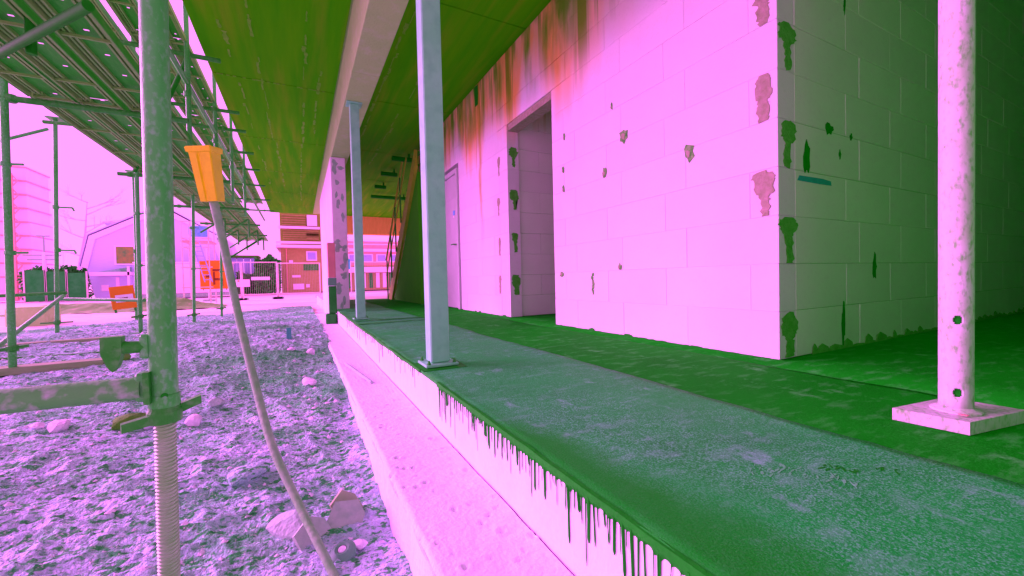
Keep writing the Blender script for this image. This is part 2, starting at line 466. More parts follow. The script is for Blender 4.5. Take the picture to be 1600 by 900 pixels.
# ------------------------------------------------------------------ numpy value noise for the terrain
def vnoise(x, y, sc, seed):
    r = np.random.default_rng(seed)
    T = r.random((256, 256))
    x = x * sc + 37.1 * seed; y = y * sc + 11.7 * seed
    xi = np.floor(x).astype(int); yi = np.floor(y).astype(int)
    fx = x - xi; fy = y - yi
    fx = fx * fx * (3 - 2 * fx); fy = fy * fy * (3 - 2 * fy)
    a = T[xi % 256, yi % 256]; b = T[(xi + 1) % 256, yi % 256]; c = T[xi % 256, (yi + 1) % 256]; d = T[(xi + 1) % 256, (yi + 1) % 256]
    return (a * (1 - fx) + b * fx) * (1 - fy) + (c * (1 - fx) + d * fx) * fy


def grid_mesh(name, xs, ys, Z, m, **kw):
    nx, ny = len(xs), len(ys)
    X, Y = np.meshgrid(xs, ys)
    co = np.stack([X.ravel(), Y.ravel(), Z.ravel()], 1)
    i = np.arange(nx * ny).reshape(ny, nx)
    q = np.stack([i[:-1, :-1], i[:-1, 1:], i[1:, 1:], i[1:, :-1]], -1).reshape(-1, 4)
    me = bpy.data.meshes.new(name)
    me.vertices.add(len(co)); me.vertices.foreach_set('co', co.ravel())
    me.loops.add(q.size); me.loops.foreach_set('vertex_index', q.ravel())
    me.polygons.add(len(q)); me.polygons.foreach_set('loop_start', np.arange(0, q.size, 4))
    me.update(calc_edges=True)
    me.polygons.foreach_set('use_smooth', np.ones(len(q), bool))
    me.materials.append(m)
    return link(name, me, **kw)


def edge_y(x):
    """where the churned mud gives way to the sandy track"""
    return np.where(x > -4.0, 14.0 + 0.95 * x, 10.2 + (x + 4) * 8)


def ground_z(x, y):
    return -0.27 + 0.09 * (vnoise(x, y, .35, 3) - .5) + 0.03 * np.exp(-((x + 2) ** 2 + (y - 7) ** 2) / 8) - .07 * np.exp(-((y - .9) / 1.6) ** 2)


def mud_z(x, y):
    z = ground_z(x, y)
    z = z + .035 * (vnoise(x, y, 1.6, 4) - .5) + .030 * (vnoise(x, y, 4.5, 5) - .5)
    n = vnoise(x * .8 + .2 * y, y, 9, 6); z = z + .022 * (1 - np.abs(2 * n - 1)) ** 2 - .009 + .03 * (vnoise(x * 1.6 - .8 * y, x * .5, 1.2, 15) - .5)
    n = vnoise(x + .5 * y, y * 1.2, 30, 7); z = z + .007 * (1 - np.abs(2 * n - 1)) ** 1.5
    n = vnoise(x - .3 * y, y, 62, 8); z = z + .006 * (1 - np.abs(2 * n - 1)) ** 1.3
    z = z + .005 * (vnoise(x, y, 130, 9) - .5)
    d = (y - edge_y(x)) + 1.2 * (vnoise(x, y, 1.3, 12) - .5)
    return z - np.clip(d, -.2, 3) * .12


# ------------------------------------------------------------------ ground
xs = np.concatenate([-9 + np.linspace(0, 1, 60) ** .8 * 5.8, np.linspace(-3.15, .265, 430)])
ys = np.concatenate([np.linspace(.1, 2.2, 300), 2.2 + np.linspace(0, 1, 331)[1:] ** 1.7 * 16])
Xg, Yg = np.meshgrid(xs, ys)
grid_mesh('ground', xs, ys, mud_z(Xg, Yg), M_MUD, kind='structure')
xs2 = np.concatenate([np.linspace(-16, 3, 120)]); ys2 = np.concatenate([np.linspace(5, 24, 150)])
Xr, Yr = np.meshgrid(xs2, ys2)
grid_mesh('sandy_track', xs2, ys2, ground_z(Xr, Yr) - .045 + .04 * (vnoise(Xr, Yr, 1.1, 21) - .5) + .025 * (vnoise(Xr + Yr, Yr * .4, 3.5, 22) - .5), M_SAND, kind='structure')
MB().add([(-900, -900, -.40), (900, -900, -.40), (900, 900, -.40), (-900, 900, -.40)], [(0, 1, 2, 3)]).build('far_ground', M_SAND, kind='structure')

# footing ledge along the slab: a cast strip with pits and splashes
fx = np.linspace(.245, .506, 44); fy = np.concatenate([np.linspace(.2, 2.2, 300), np.linspace(2.2, 9.5, 260)[1:]])
FX, FY = np.meshgrid(fx, fy)
fz = -.2 + .004 * (vnoise(FX, FY, 9, 31) - .5) + .003 * (vnoise(FX, FY, 40, 32) - .5)
for _ in range(170):
    cx, cy = rng.uniform(.25, .5), rng.uniform(.4, 3.6)
    r = rng.uniform(.0025, .0095); a = rng.uniform(.6, 1.6)
    d2 = ((FX - cx) / r) ** 2 + ((FY - cy) / (r * a)) ** 2
    fz += -r * .9 * np.exp(-d2) + r * .4 * np.exp(-((np.sqrt(d2) - 1.5) / .45) ** 2)
edge = np.clip((FX - .245) / .012, 0, 1)
fz -= (1 - edge) * .012
ft = grid_mesh('footing', fx, fy, fz, M_FOOT, kind='structure')
side = MB()
nside = len(fy)
xo = .243 + .010 * (vnoise(fy, fy * 0, 6, 41) - .5) + .005 * (vnoise(fy, fy * 0, 25, 42) - .5)
side.add([(xo[i], fy[i], -.212) for i in range(nside)] + [(xo[i] - .012, fy[i], -.42) for i in range(nside)] + [(.247, fy[i], -.2105) for i in range(nside)],
         [(i, i + 1, nside + i + 1, nside + i) for i in range(nside - 1)] + [(2 * nside + i, 2 * nside + i + 1, i + 1, i) for i in range(nside - 1)])
side.build('footing_side', M_FOOT, ft, smooth=True)

# floor slab with its upstand
slab = MB().box((.512, -4, -.45), (12, 11.2, -.006)).build('floor_slab', M_SLAB, kind='structure')
MB().box((.55, 11.203, -.45), (12, 17.5, -.03)).build('bare_slab', M_SAND, slab)


def sheet(name, x0, x1, y0, y1, z, m, parent, wob=.012, seed=1):
    """a laid felt sheet: wavy long edge, 4 mm thick, slightly uneven"""
    xs_ = np.concatenate([[x0 - .0001], np.linspace(x0, x1, 22), [x1 + .0001]])
    ys_ = np.linspace(y0, y1, 220)
    X_, Y_ = np.meshgrid(xs_, ys_)
    edge0 = wob * (vnoise(Y_, Y_ * 0, 3, seed) - .5) + wob * .6 * (vnoise(Y_, Y_ * 0, 14, seed + 1) - .5)
    f = (X_ - x0) / (x1 - x0)
    Xw = X_ + edge0 * np.clip(f, 0, 1) ** 3
    Zz = z + .006 * (vnoise(X_, Y_, 3.2, seed + 2) - .5) * np.clip(f * 6, 0, 1) + .0035 * vnoise(X_, Y_, 1.1, seed + 3)
    Zz[:, 0] = -.006; Zz[:, -1] = z - .012
    nx, ny = len(xs_), len(ys_)
    me = bpy.data.meshes.new(name)
    co = np.stack([Xw.ravel(), Y_.ravel(), Zz.ravel()], 1)
    i = np.arange(nx * ny).reshape(ny, nx)
    q = np.stack([i[:-1, :-1], i[:-1, 1:], i[1:, 1:], i[1:, :-1]], -1).reshape(-1, 4)
    me.vertices.add(len(co)); me.vertices.foreach_set('co', co.ravel())
    me.loops.add(q.size); me.loops.foreach_set('vertex_index', q.ravel())
    me.polygons.add(len(q)); me.polygons.foreach_set('loop_start', np.arange(0, q.size, 4))
    me.update(calc_edges=True); me.materials.append(m)
    return link(name, me, parent)


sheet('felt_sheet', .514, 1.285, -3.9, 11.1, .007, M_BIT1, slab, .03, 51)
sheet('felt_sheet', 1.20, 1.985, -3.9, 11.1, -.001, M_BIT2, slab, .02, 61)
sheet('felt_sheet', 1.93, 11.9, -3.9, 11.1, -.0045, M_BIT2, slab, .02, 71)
for (y, x0, x1) in ((4.75, .52, 1.27), (4.42, .52, 1.27), (6.5, .6, 1.27)):        # cross laps in the first strip
    q = MB(); pts = []
    n = 16
    top = [(x0 + (x1 - x0) * k / n, y + .02 * random.uniform(-1, 1), .0155) for k in range(n + 1)]
    bot = [(x0 + (x1 - x0) * k / n, y + .035 + .01 * random.uniform(-1, 1), .0155) for k in range(n, -1, -1)]
    q.prism(top + bot, (0, 0, .003)).build('felt_lap', M_TAR, slab)

# tar lip and runs down the upstand
lip = MB(); runs = MB()
drops = []
y = .25
while y < 5.6:
    dens = .012 if y < 1.68 else .05
    y += random.uniform(.3, 1.9) * dens
    if 1.68 < y < 2.0 or (2.6 < y < 3.0 and random.random() < .7):
        continue
    L = random.choice([.02, .03, .04, .05, .06, .09]) * random.uniform(.6, 1.4)
    if y < .75:
        L *= random.choice([1, 1.5, 2.2])
    if random.random() < .08:
        L *= 2
    L = min(L, .15 if random.random() < .9 else .185)
    w = random.choice([.0007, .0009, .0012, .0016, .0022]) * (1.3 if y < .7 else 1)
    yj = y + random.uniform(-.003, .003)
    drops.append((y, w, L))
    runs.path([(.5105, y, -.003), (.5098, y, -.014), (.5098, (y + yj) / 2, -.014 - L * .4), (.5098, yj, -L * .9 - .008), (.5102, yj, -L - .012)], [w * 1.3, w * 1.25, w, w * 1.1, w * .5], 6)
yy = np.arange(.2, 6.6, .004)
lipz = .007 + .004 * vnoise(yy, yy * 0, 12, 91)
lipd = .004 + .012 * vnoise(yy, yy * 0, 7, 92) ** 2 + .003 * vnoise(yy, yy * 0, 40, 93)
for (yd, wd, Ld) in drops:        # the tar sags where a run leaves it
    lipd = np.maximum(lipd, lipd + (.004 + .07 * min(Ld, .12)) * np.exp(-np.abs(yy - yd) / (.0022 + wd)))
for i in range(len(yy) - 1):
    if 1.70 < yy[i] < 1.98:
        continue
    a, b = yy[i], yy[i + 1]
    lip.add([(.5108, a, -lipd[i]), (.5108, b, -lipd[i + 1]), (.5080, b, -lipd[i + 1] * .3), (.5080, a, -lipd[i] * .3), (.5095, a, lipz[i]), (.5095, b, lipz[i + 1]), (.519, b, lipz[i + 1] + .0015), (.519, a, lipz[i] + .0015), (.526, a, .004), (.526, b, .004)],
            [(0, 1, 2, 3), (3, 2, 5, 4), (4, 5, 6, 7), (7, 6, 9, 8)])
lip.build('tar_lip', M_TAR, slab)
runs.build('tar_runs', M_TAR, slab, smooth=True, kind='stuff')
for _ in range(26):      # splashes of tar on the upstand
    pass

# boot scuffs on the felt near the camera: dusty treads and two wet heel marks
def felt_z(x, y):
    ax_, ay_ = np.array([x]), np.array([y])
    return float(.007 + .006 * (vnoise(ax_, ay_, 3.2, 53)[0] - .5) + .0035 * vnoise(ax_, ay_, 1.1, 54)[0])


def scuff(cx, cy, an, L, wd, n, m, name):
    q_ = MB(); ca, sa = math.cos(an), math.sin(an)
    for _ in range(n):
        u, v = random.uniform(-.5, .5) * L, random.uniform(-.5, .5) * wd
        l_, w_ = random.uniform(.008, .026), random.uniform(.002, .006)
        px, py = cx + u * ca - v * sa, cy + u * sa + v * ca
        th_ = an + random.uniform(.6, 1.6)
        pts_ = []
        for k in range(8):
            t_ = 2 * math.pi * k / 8; r_ = random.uniform(.75, 1.2)
            dx, dy = math.cos(t_) * l_ / 2 * r_, math.sin(t_) * w_ / 2 * r_
            pts_.append((px + dx * math.cos(th_) - dy * math.sin(th_), py + dx * math.sin(th_) + dy * math.cos(th_)))
        zz_ = max(felt_z(*p) for p in pts_) + .0003
        q_.prism([(p[0], p[1], zz_) for p in pts_], (0, 0, .0006))
    q_.build(name, m, slab, kind='stuff')


M_DUST = mat('dried_boot_dust', (.17, .68, .30), (.10, .62, .18), 60, .95)
scuff(.935, .515, 2.4, .13, .06, 26, M_DUST, 'boot_scuff')
scuff(.99, .435, 2.4, .06, .05, 9, M_DUST, 'boot_scuff')
scuff(1.045, .455, 2.3, .09, .035, 12, M_TAR, 'heel_mark')
scuff(1.13, .40, 2.3, .05, .025, 6, M_TAR, 'heel_mark')

# ------------------------------------------------------------------ ceiling, edge beam
ZC = 3.05
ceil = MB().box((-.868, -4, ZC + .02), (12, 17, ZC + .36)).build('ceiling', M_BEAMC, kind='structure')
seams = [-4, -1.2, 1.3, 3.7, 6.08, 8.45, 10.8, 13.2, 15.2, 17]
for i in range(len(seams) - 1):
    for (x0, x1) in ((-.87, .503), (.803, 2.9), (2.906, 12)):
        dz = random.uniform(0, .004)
        MB().cbox((x0, seams[i] + .008, ZC + dz), (x1, seams[i + 1] - .008, ZC + .03), .004).build('soffit_panel', M_BOUNCEC if x0 > 2.9 and seams[i] < 3 else M_SOFFIT, ceil)
    # fin of cement grout squeezed out at each seam
    fin = MB()
    n = 40
    for k in range(n):
        if random.random() < .55:
            xa = -.86 + 1.34 * k / n
            fin.box((xa, seams[i] - random.uniform(0, .012), ZC - random.uniform(.002, .008)), (xa + 1.34 / n, seams[i] + random.uniform(.002, .012), ZC + .012))
    if fin.v:
        fin.build('grout_fin', M_LAIT, ceil)
# long laitance streaks between shutter boards
for (x, y0, y1) in ((-.62, 4.6, 7.9), (-.35, 3.0, 8.4), (-.30, 8.6, 13), (.12, 3.8, 8.2), (.10, 8.5, 14), (.30, 5.5, 8.3), (-.6, 8.5, 12.5), (1.05, 3.2, 8.4), (1.45, 4.5, 9.5)):
    b = MB(); y = y0
    while y < y1:
        L = random.uniform(.08, .4); w = random.uniform(.006, .028)
        if random.random() < .75:
            o = x + random.uniform(-.02, .02)
            n = 6
            top = [(o - w * random.uniform(.3, 1), y + L * k / n, ZC - .0015) for k in range(n + 1)]
            bot = [(o + w * random.uniform(.3, 1), y + L * k / n, ZC - .0015) for k in range(n, -1, -1)]
            b.prism(top + bot, (0, 0, .003))
        y += L * random.uniform(.9, 1.5)
    b.build('laitance_streak', M_LAIT, ceil)

beam = thing('edge_beam', 'long downstand concrete beam carried on the two square steel posts', 'beam', (.65, 0, 2.55))
ys_b = [-4, -1.0, 2.0, 4.33, 7.35, 11.5]
for i in range(len(ys_b) - 1):
    MB().cbox((.52, ys_b[i] + .003, 2.55), (.79, ys_b[i + 1] - .003, ZC + .02), .006).build('beam_length', M_BEAMC, beam)

# ------------------------------------------------------------------ block walls
CH = .2465


def lay(wall, horizontal, rows, other, name='block', bm_=None):
    """rows: list of (z0, z1, [cuts]) ; horizontal axis 'y' or 'x'; other=(front, back)"""
    cache = {}
    J = .0008
    for (z0, z1, cuts) in rows:
        for a, b in zip(cuts[:-1], cuts[1:]):
            if b - a < .02:
                continue
            key = (round(b - a, 3), round(z1 - z0, 3))
            if key not in cache:
                m = MB()
                if horizontal == 'y':
                    m.cbox((other[0], J, J), (other[1], key[0] - J, key[1] - J), .002)
                else:
                    m.cbox((J, other[0], J), (key[0] - J, other[1], key[1] - J), .0035)
                cache[key] = m.mesh(name, bm_ or M_BLOCK)
            o = bpy.data.objects.new(name, cache[key]); COL.objects.link(o); o.parent = wall
            d = random.uniform(-.001, .001)
            o.location = (d, a, z0) if horizontal == 'y' else (a, d, z0)


def cuts(a, b, first, step=.57):
    c = [a]; x = first
    while x < b - .05:
        if x > a + .02:
            c.append(x)
        x += step
    c.append(b)
    return c


WX = 2.16
WT = .15
YD0, YD1 = 3.235, 4.165
wall = thing('block_wall', 'pale block wall with the doorway, rusty stains along its top', 'wall', (0, 0, 0))
rows = []
ncr = 12
for k in range(ncr + 1):
    z0 = k * CH; z1 = min((k + 1) * CH, ZC - .012)
    if z1 - z0 < .03:
        continue
    first = 1.337 if k % 2 else 1.742
    y_end = 8.0
    ystart = 1.19
    if z0 < 2.2:
        rows.append((z0, z1, cuts(ystart, YD0, first)))
        if z0 < 2.1:
            rows.append((z0, z1, cuts(YD1, 5.78, first + 5 * .57 - .2)))
            rows.append((z0, z1, cuts(6.72, y_end, first + 10 * .57)))
        else:
            rows.append((z0, z1, cuts(YD1, y_end, first + 5 * .57)))
    elif k == 9:
        rows.append((z0 + .0, z1, cuts(ystart, 3.0, first)))
        rows.append((z0, z1, cuts(4.42, y_end, first + 5 * .57)))
    else:
        rows.append((z0, z1, cuts(ystart, y_end, first)))
lay(wall, 'y', rows, (WX, WX + WT))
for (a, b, c, d) in ((1.2, 3.23, 0, 9 * CH), (4.17, 5.77, 0, 9 * CH), (6.73, 7.99, 0, 9 * CH), (1.2, 7.99, 10 * CH + .01, 3.03), (1.2, 2.98, 9 * CH, 10 * CH + .005), (4.44, 7.99, 9 * CH, 10 * CH + .005)):
    MB().box((WX + .004, a, c), (WX + WT - .006, b, d)).build('mortar_core', M_SLAB, wall)
MB().cbox((WX - .004, 3.0, 9 * CH + .002), (WX + WT, 4.42, 10 * CH - .003), .005).build('lintel', M_BLOCK, wall)
MB().box((WX + .012, YD0 + .002, 8.72 * CH), (WX + WT - .004, YD1 - .002, 9 * CH)).build('lintel_soffit', M_MORTAR, wall)

wall2 = thing('block_wall', 'shaded block return wall round the bright corner, teal chalk mark on it', 'wall', (0, 0, 0))
rows = []
for k in range(ncr + 1):
    z0 = k * CH; z1 = min((k + 1) * CH, ZC - .012)
    if k % 2:
        c = [WX + .151, 2.84] + [2.84 + .57 * i for i in range(1, 11)]
    else:
        c = [WX + .151, 3.0] + [3.0 + .57 * i for i in range(1, 11)]
    rows.append((z0, z1, [q for q in c if q < 8.6] + [8.7]))
lay(wall2, 'x', rows, (1.19, 1.34), bm_=M_BLOCKSH)
MB().box((WX + .16, 1.195, 0), (8.65, 1.335, 3.03)).build('mortar_core', M_MORTARSH, wall2)
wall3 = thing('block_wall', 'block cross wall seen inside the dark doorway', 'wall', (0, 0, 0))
MB().box((WX + WT + .01, 4.205, 0), (5.39, 4.345, 3.03)).build('mortar_core', M_MORTARSH, wall3)
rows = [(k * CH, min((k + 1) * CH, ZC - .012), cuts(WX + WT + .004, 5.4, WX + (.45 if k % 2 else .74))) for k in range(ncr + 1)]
lay(wall3, 'x', rows, (4.20, 4.35), bm_=M_BLOCKSH)


def blob(mb, axis, c, w, h, d0=.0, th=.004, n=14, jit=.25, shape=None):
    """irregular flat patch on a wall; axis 'y' lies on plane x=d0, 'x' on plane y=d0"""
    pts = []
    if shape is None:
        for k in range(n):
            an = 2 * math.pi * k / n
            r = 1 + random.uniform(-jit, jit)
            pts.append((math.cos(an) * r * w / 2, math.sin(an) * r * h / 2))
    else:
        for (a, b) in shape:
            pts.append((a * w / 2 + random.uniform(-jit, jit) * w * .12, b * h / 2 + random.uniform(-jit, jit) * h * .05))
    if axis == 'y':
        out = [(d0, c[0] + p[0], c[1] + p[1]) for p in pts]
        mb.prism(out, (-th, 0, 0))
    else:
        out = [(c[0] + p[0], d0, c[1] + p[1]) for p in pts]
        mb.prism(out, (0, -th, 0))


def tshape():
    """ragged T or bottle outline of a mortar fill, different each time"""
    neck, head = random.uniform(.3, .55), random.uniform(.7, 1.0)
    split = random.uniform(-.05, .3); lean = random.uniform(-.15, .15)
    keys = [(.8 * neck, -1), (neck, -.75), (neck * random.uniform(.8, 1.15), -.3), (neck, split - .12), (head * random.uniform(.8, 1), split + .08), (head, .55), (head * random.uniform(.75, 1), .85), (head * random.uniform(.2, .6), 1)]
    r, l = [], []
    for side_, out_ in ((1, r), (-1, l)):
        for (ka, kb) in zip(keys[:-1], keys[1:]):
            for t_ in (0, .34, .67):
                q_ = random.uniform(.88, 1.12)
                out_.append((side_ * (ka[0] + (kb[0] - ka[0]) * t_) * q_ + lean * ka[1], ka[1] + (kb[1] - ka[1]) * t_ + random.uniform(-.04, .04)))
        out_.append((side_ * keys[-1][0] + lean, 1))
    return l[::-1] + r


for k in (1, 3, 5, 7, 9, 11):        # T-shaped mortar fills in the block ends beside the corner
    if k == 1:
        continue
    q = MB(); blob(q, 'y', (1.262, k * CH + .122), .12, .232, WX + .001, .005, shape=tshape(), jit=.5); q.build('mortar_patch', M_MORTAR, wall)
for k in (0, 2, 4, 6, 8, 10):
    q = MB(); blob(q, 'x', (WX + .085, k * CH + .122), .165, .235, 1.191, .005, shape=tshape(), jit=.5); q.build('mortar_patch', M_MORTARSH, wall2)
for (y, z) in ((4.39, 1.80), (4.42, 1.32), (4.42, .84), (4.43, .38)):   # fills left of the doorway
    q = MB(); blob(q, 'y', (y, z), .075, .22, WX + .001, .004, shape=tshape(), jit=.5); q.build('mortar_patch', M_MORTAR, wall)
for k in (1, 3, 5, 7):                # fills on the door jamb
    q = MB(); blob(q, 'x', (WX + .078, k * CH + .13), .125, .23, YD1 - .001, .004, shape=tshape(), jit=.5); q.build('mortar_patch', M_MORTARSH, wall)
# raised dark patches stand for chips and the shade in their hollows
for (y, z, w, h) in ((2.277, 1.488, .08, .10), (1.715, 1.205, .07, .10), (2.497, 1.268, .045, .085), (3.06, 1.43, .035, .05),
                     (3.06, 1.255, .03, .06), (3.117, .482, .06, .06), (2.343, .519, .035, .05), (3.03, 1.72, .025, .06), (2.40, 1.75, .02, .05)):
    q = MB(); blob(q, 'y', (y, z), w, h, WX + .001, .005, 12, .35); q.build('dark_chip_patch', M_CHIP, wall)
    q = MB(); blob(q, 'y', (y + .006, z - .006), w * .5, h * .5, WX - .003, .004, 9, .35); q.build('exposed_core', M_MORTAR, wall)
q = MB()
for i in range(7):
    blob(q, 'y', (2.665 + random.uniform(-.012, .012), .31 + i * .026), .03, .034, WX + .001, .003, 8, .4)
q.build('mortar_dribble', M_CHIP, wall)
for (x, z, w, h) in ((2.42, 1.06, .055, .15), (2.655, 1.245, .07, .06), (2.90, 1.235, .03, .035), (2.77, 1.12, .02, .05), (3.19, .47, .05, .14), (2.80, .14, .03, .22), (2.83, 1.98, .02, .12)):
    q = MB(); blob(q, 'x', (x, z), w, h, 1.191, .004, 12, .35); q.build('dark_chip_patch', M_TAR, wall2)  # flat dark patches painted for the shade inside the chips
q = MB(); blob(q, 'x', (2.51, .945), .34, .032, 1.191, .0022, shape=[(-1, -.9), (-.4, -1), (.3, -1), (.95, -.9), (1, .6), (.4, 1), (-.5, .9), (-1, .8)], jit=.3); q.build('chalk_mark', M_CHALK, wall2)
# ragged bitumen line where the felt meets the wall foot
q = MB(); y = 1.16
while y < 8.0:
    L = random.uniform(.02, .12)
    if not (YD0 - .03 < y < YD1 - .03):
        h = random.uniform(.001, .007) if random.random() < .85 else random.uniform(.01, .022)
        q.prism([(WX - .006, y, -.004), (WX - .006, y + L, -.004), (WX - .006, y + L * .8, h * random.random()), (WX - .006, y + L * .4, h), (WX - .006, y + L * .1, h * .6)], (.0055, 0, 0))
    y += L * .9
q.build('tar_fillet', M_TAR, wall)
q = MB(); x = WX + .3
while x < 6.5:
    L = random.uniform(.04, .2); h = random.uniform(.01, .06)
    q.prism([(x, 1.184, -.004), (x + L, 1.184, -.004), (x + L * .9, 1.184, h * .5), (x + L * .4, 1.184, h), (x + L * .1, 1.184, h * .7)], (0, .005, 0)); x += L * .95
q.build('tar_fillet', M_MORTARSH, wall2)

q = MB(); blob(q, 'y', (5.02, 2.90), .13, .26, WX + .001, .004, shape=[(-.8, -1), (.7, -1), (1, .2), (.9, 1), (-.9, 1), (-1, 0)], jit=.4); q.build('dark_chip_patch', M_TAR, wall)  # flat dark patch painted as the shade of a notch
# steel door in its frame further along the wall
door = thing('steel_door', 'grey steel door with a small blue sticker behind the nearer square post', 'door', (WX, 6.25, 0))
f = MB()
f.cbox((WX - .03, 5.785, .0), (WX + .09, 5.85, 2.14), .004); f.build('door_frame', M_DOOR, door)
f = MB(); f.cbox((WX - .03, 6.65, .0), (WX + .09, 6.715, 2.14), .004); f.build('door_frame', M_DOOR, door)
f = MB(); f.cbox((WX - .03, 5.853, 2.075), (WX + .09, 6.647, 2.14), .004); f.build('door_head', M_DOOR, door)
f = MB(); f.cbox((WX + .0, 5.856, .012), (WX + .05, 6.644, 2.07), .004); lf = f.build('door_leaf', M_DOOR, door)
f = MB(); f.cbox((WX - .004, 5.93, 1.72), (WX + .004, 6.56, 2.0), .003); f.build('door_panel', M_DOOR, lf)
f = MB(); f.cbox((WX - .012, 5.88, .05), (WX + .004, 5.90, 1.95), .003); f.build('door_edge', M_TUBED, lf)
f = MB(); f.box((WX - .006, 5.97, 1.46), (WX - .001, 6.05, 1.53)); f.build('blue_sticker', M_BLUE, lf)
f = MB(); f.box((WX - .006, 6.0, 1.42), (WX - .001, 6.05, 1.455)); f.build('white_sticker', M_WHITE, lf)
f = MB(); f.tube((WX - .05, 5.93, 1.0), (WX - .05, 6.04, 1.0), .009, 8); f.tube((WX - .05, 5.935, 1.0), (WX + .002, 5.935, 1.0), .009, 8); f.build('door_handle', M_TUBED, lf)

# ------------------------------------------------------------------ posts
post = thing('square_steel_post', 'nearer square steel post standing on the felt edge in front of the wall', 'post', (.627, 2.055, .012), group='square steel posts under the beam')


def sq_post(root):
    m = MB(); m.cbox((-.05, -.05, .016), (.05, .05, 2.522), .006); m.build('post_shaft', M_STEEL, root)
    m = MB(); m.cbox((-.085, -.085, 0), (.085, .085, .014), .003); m.build('base_plate', M_STEEL, root)
    m = MB(); m.cbox((-.085, -.085, 2.524), (.085, .085, 2.536), .003); m.build('cap_plate', M_STEEL, root)
    for sx_ in (-1, 1):
        for sy_ in (-1, 1):
            m = MB(); m.lathe([(.010, .014), (.010, .022), (.006, .022), (.006, .034)], 6, (sx_ * .067, sy_ * .067, 0)); m.build('anchor_bolt', M_TUBED, root)


sq_post(post)
for o in post.children:
    o.matrix_parent_inverse = Matrix()
post2 = copy_tree(post); post2.location = (.627, 5.1, .012)
post2['label'] = 'farther square steel post carrying the beam joint near the concrete pier'
q = MB(); q.prism([(.515, 1.93, -.012), (.515, 2.15, -.012), (.75, 2.17, -.012), (.74, 1.92, -.012)], (0, 0, .022)); q.build('packing_pad', M_TAR, post)
pad = bpy.data.objects['packing_pad']; pad.matrix_parent_inverse = Matrix.Translation(-Vector(post.location))

prop = thing('round_steel_prop', 'round mortar-splashed steel prop on a thick square plate, two pin holes near its foot', 'prop', (1.665, .435, .004))
m = MB()
pr_r = .0357
nseg = 28
m = MB()
# shaft with two real pin holes facing the camera: ring grid with missing quads
nseg = 72
zs = [.038] + [.072 + .003 * k for k in range(15)] + [.2] + [.278 + .003 * k for k in range(15)] + [.5, 1.0, 1.6, 2.2, 2.78, 3.04]
vs = []; fs = []
for z in zs:
    for k in range(nseg):
        an = 2 * math.pi * k / nseg
        vs.append((pr_r * math.cos(an), pr_r * math.sin(an), z))
view = math.atan2(-.435, -1.665)
for i in range(len(zs) - 1):
    for k in range(nseg):
        mid = 2 * math.pi * (k + .5) / nseg
        dd = (mid - view - .12 + math.pi) % (2 * math.pi) - math.pi
        zm_ = (zs[i] + zs[i + 1]) / 2
        if any((dd / .26) ** 2 + ((zm_ - hz) / .0135) ** 2 < 1 for hz in (.093, .299)):
            continue
        k2 = (k + 1) % nseg
        fs.append((i * nseg + k, i * nseg + k2, (i + 1) * nseg + k2, (i + 1) * nseg + k))
m.add(vs, fs); o = m.build('prop_tube', M_PROP, prop, smooth=True); o.matrix_parent_inverse = Matrix()
sol = o.modifiers.new('wall', 'SOLIDIFY'); sol.thickness = .004
m = MB(); m.lathe([(.031, .03), (.031, .4)], 16); o = m.build('inner_tube', M_TAR, prop, smooth=True); o.matrix_parent_inverse = Matrix()
m = MB(); m.lathe([(.054, .0355), (.054, .040), (.044, .045), (.0367, .05)], 24); o = m.build('weld_collar', M_PROP, prop, smooth=True); o.matrix_parent_inverse = Matrix()
m = MB(); m.prism([(1.545 - 1.665, .535 - .435, 0), (1.562 - 1.665, .382 - .435, 0), (1.825 - 1.665, .335 - .435, 0), (1.81 - 1.665, .495 - .435, 0)], (0, 0, .035)); o = m.build('base_plate', M_PROP, prop); o.matrix_parent_inverse = Matrix()
m = MB(); blob(m, 'y', (0, 0), .022, .012, 0, .002, 8, .3); o = m.build('red_paint_mark', M_RED, prop); o.matrix_parent_inverse = Matrix()
o.rotation_euler = (0, R(90), 0); o.location = (-.060, -.030, .040)

# ------------------------------------------------------------------ pier wall, barrier post
pier = thing('concrete_pier', 'pale rough concrete pier wall under the far end of the beam', 'pier', (.6, 7.4, -.2))
m = MB(); m.cbox((.505, 7.36, -.2), (.735, 11.4, 2.548), .01); m.build('pier_body', M_SLAB, pier)
m = MB()
for k in range(26):
    z = random.uniform(-.0, 2.45); h = random.uniform(.05, .2)
    blob(m, 'x', (random.uniform(.55, .69), z), random.uniform(.04, .11), h, 7.361, .002 + .0005 * k, 9, .4)
m.build('mortar_patch', M_STONE2, pier, kind='stuff')
bar = thing('barrier_post', 'red and black plastic barrier post standing at the pier foot', 'barrier post', (.44, 7.1, -.2))
m = MB(); m.cbox((.345, 6.99, -.205), (.50, 7.22, -.04), .012); m.build('post_foot', M_BLACK, bar)
m = MB(); m.cbox((.395, 7.03, -.04), (.51, 7.15, .40), .008); m.build('lower_sleeve', M_BLACK, bar)
m = MB(); m.cbox((.390, 7.025, .403), (.515, 7.155, .53), .008); m.build('collar', M_GREYP, bar)
m = MB(); m.cbox((.397, 7.032, .533), (.508, 7.148, 1.09), .008); m.build('upper_board', M_RED, bar)

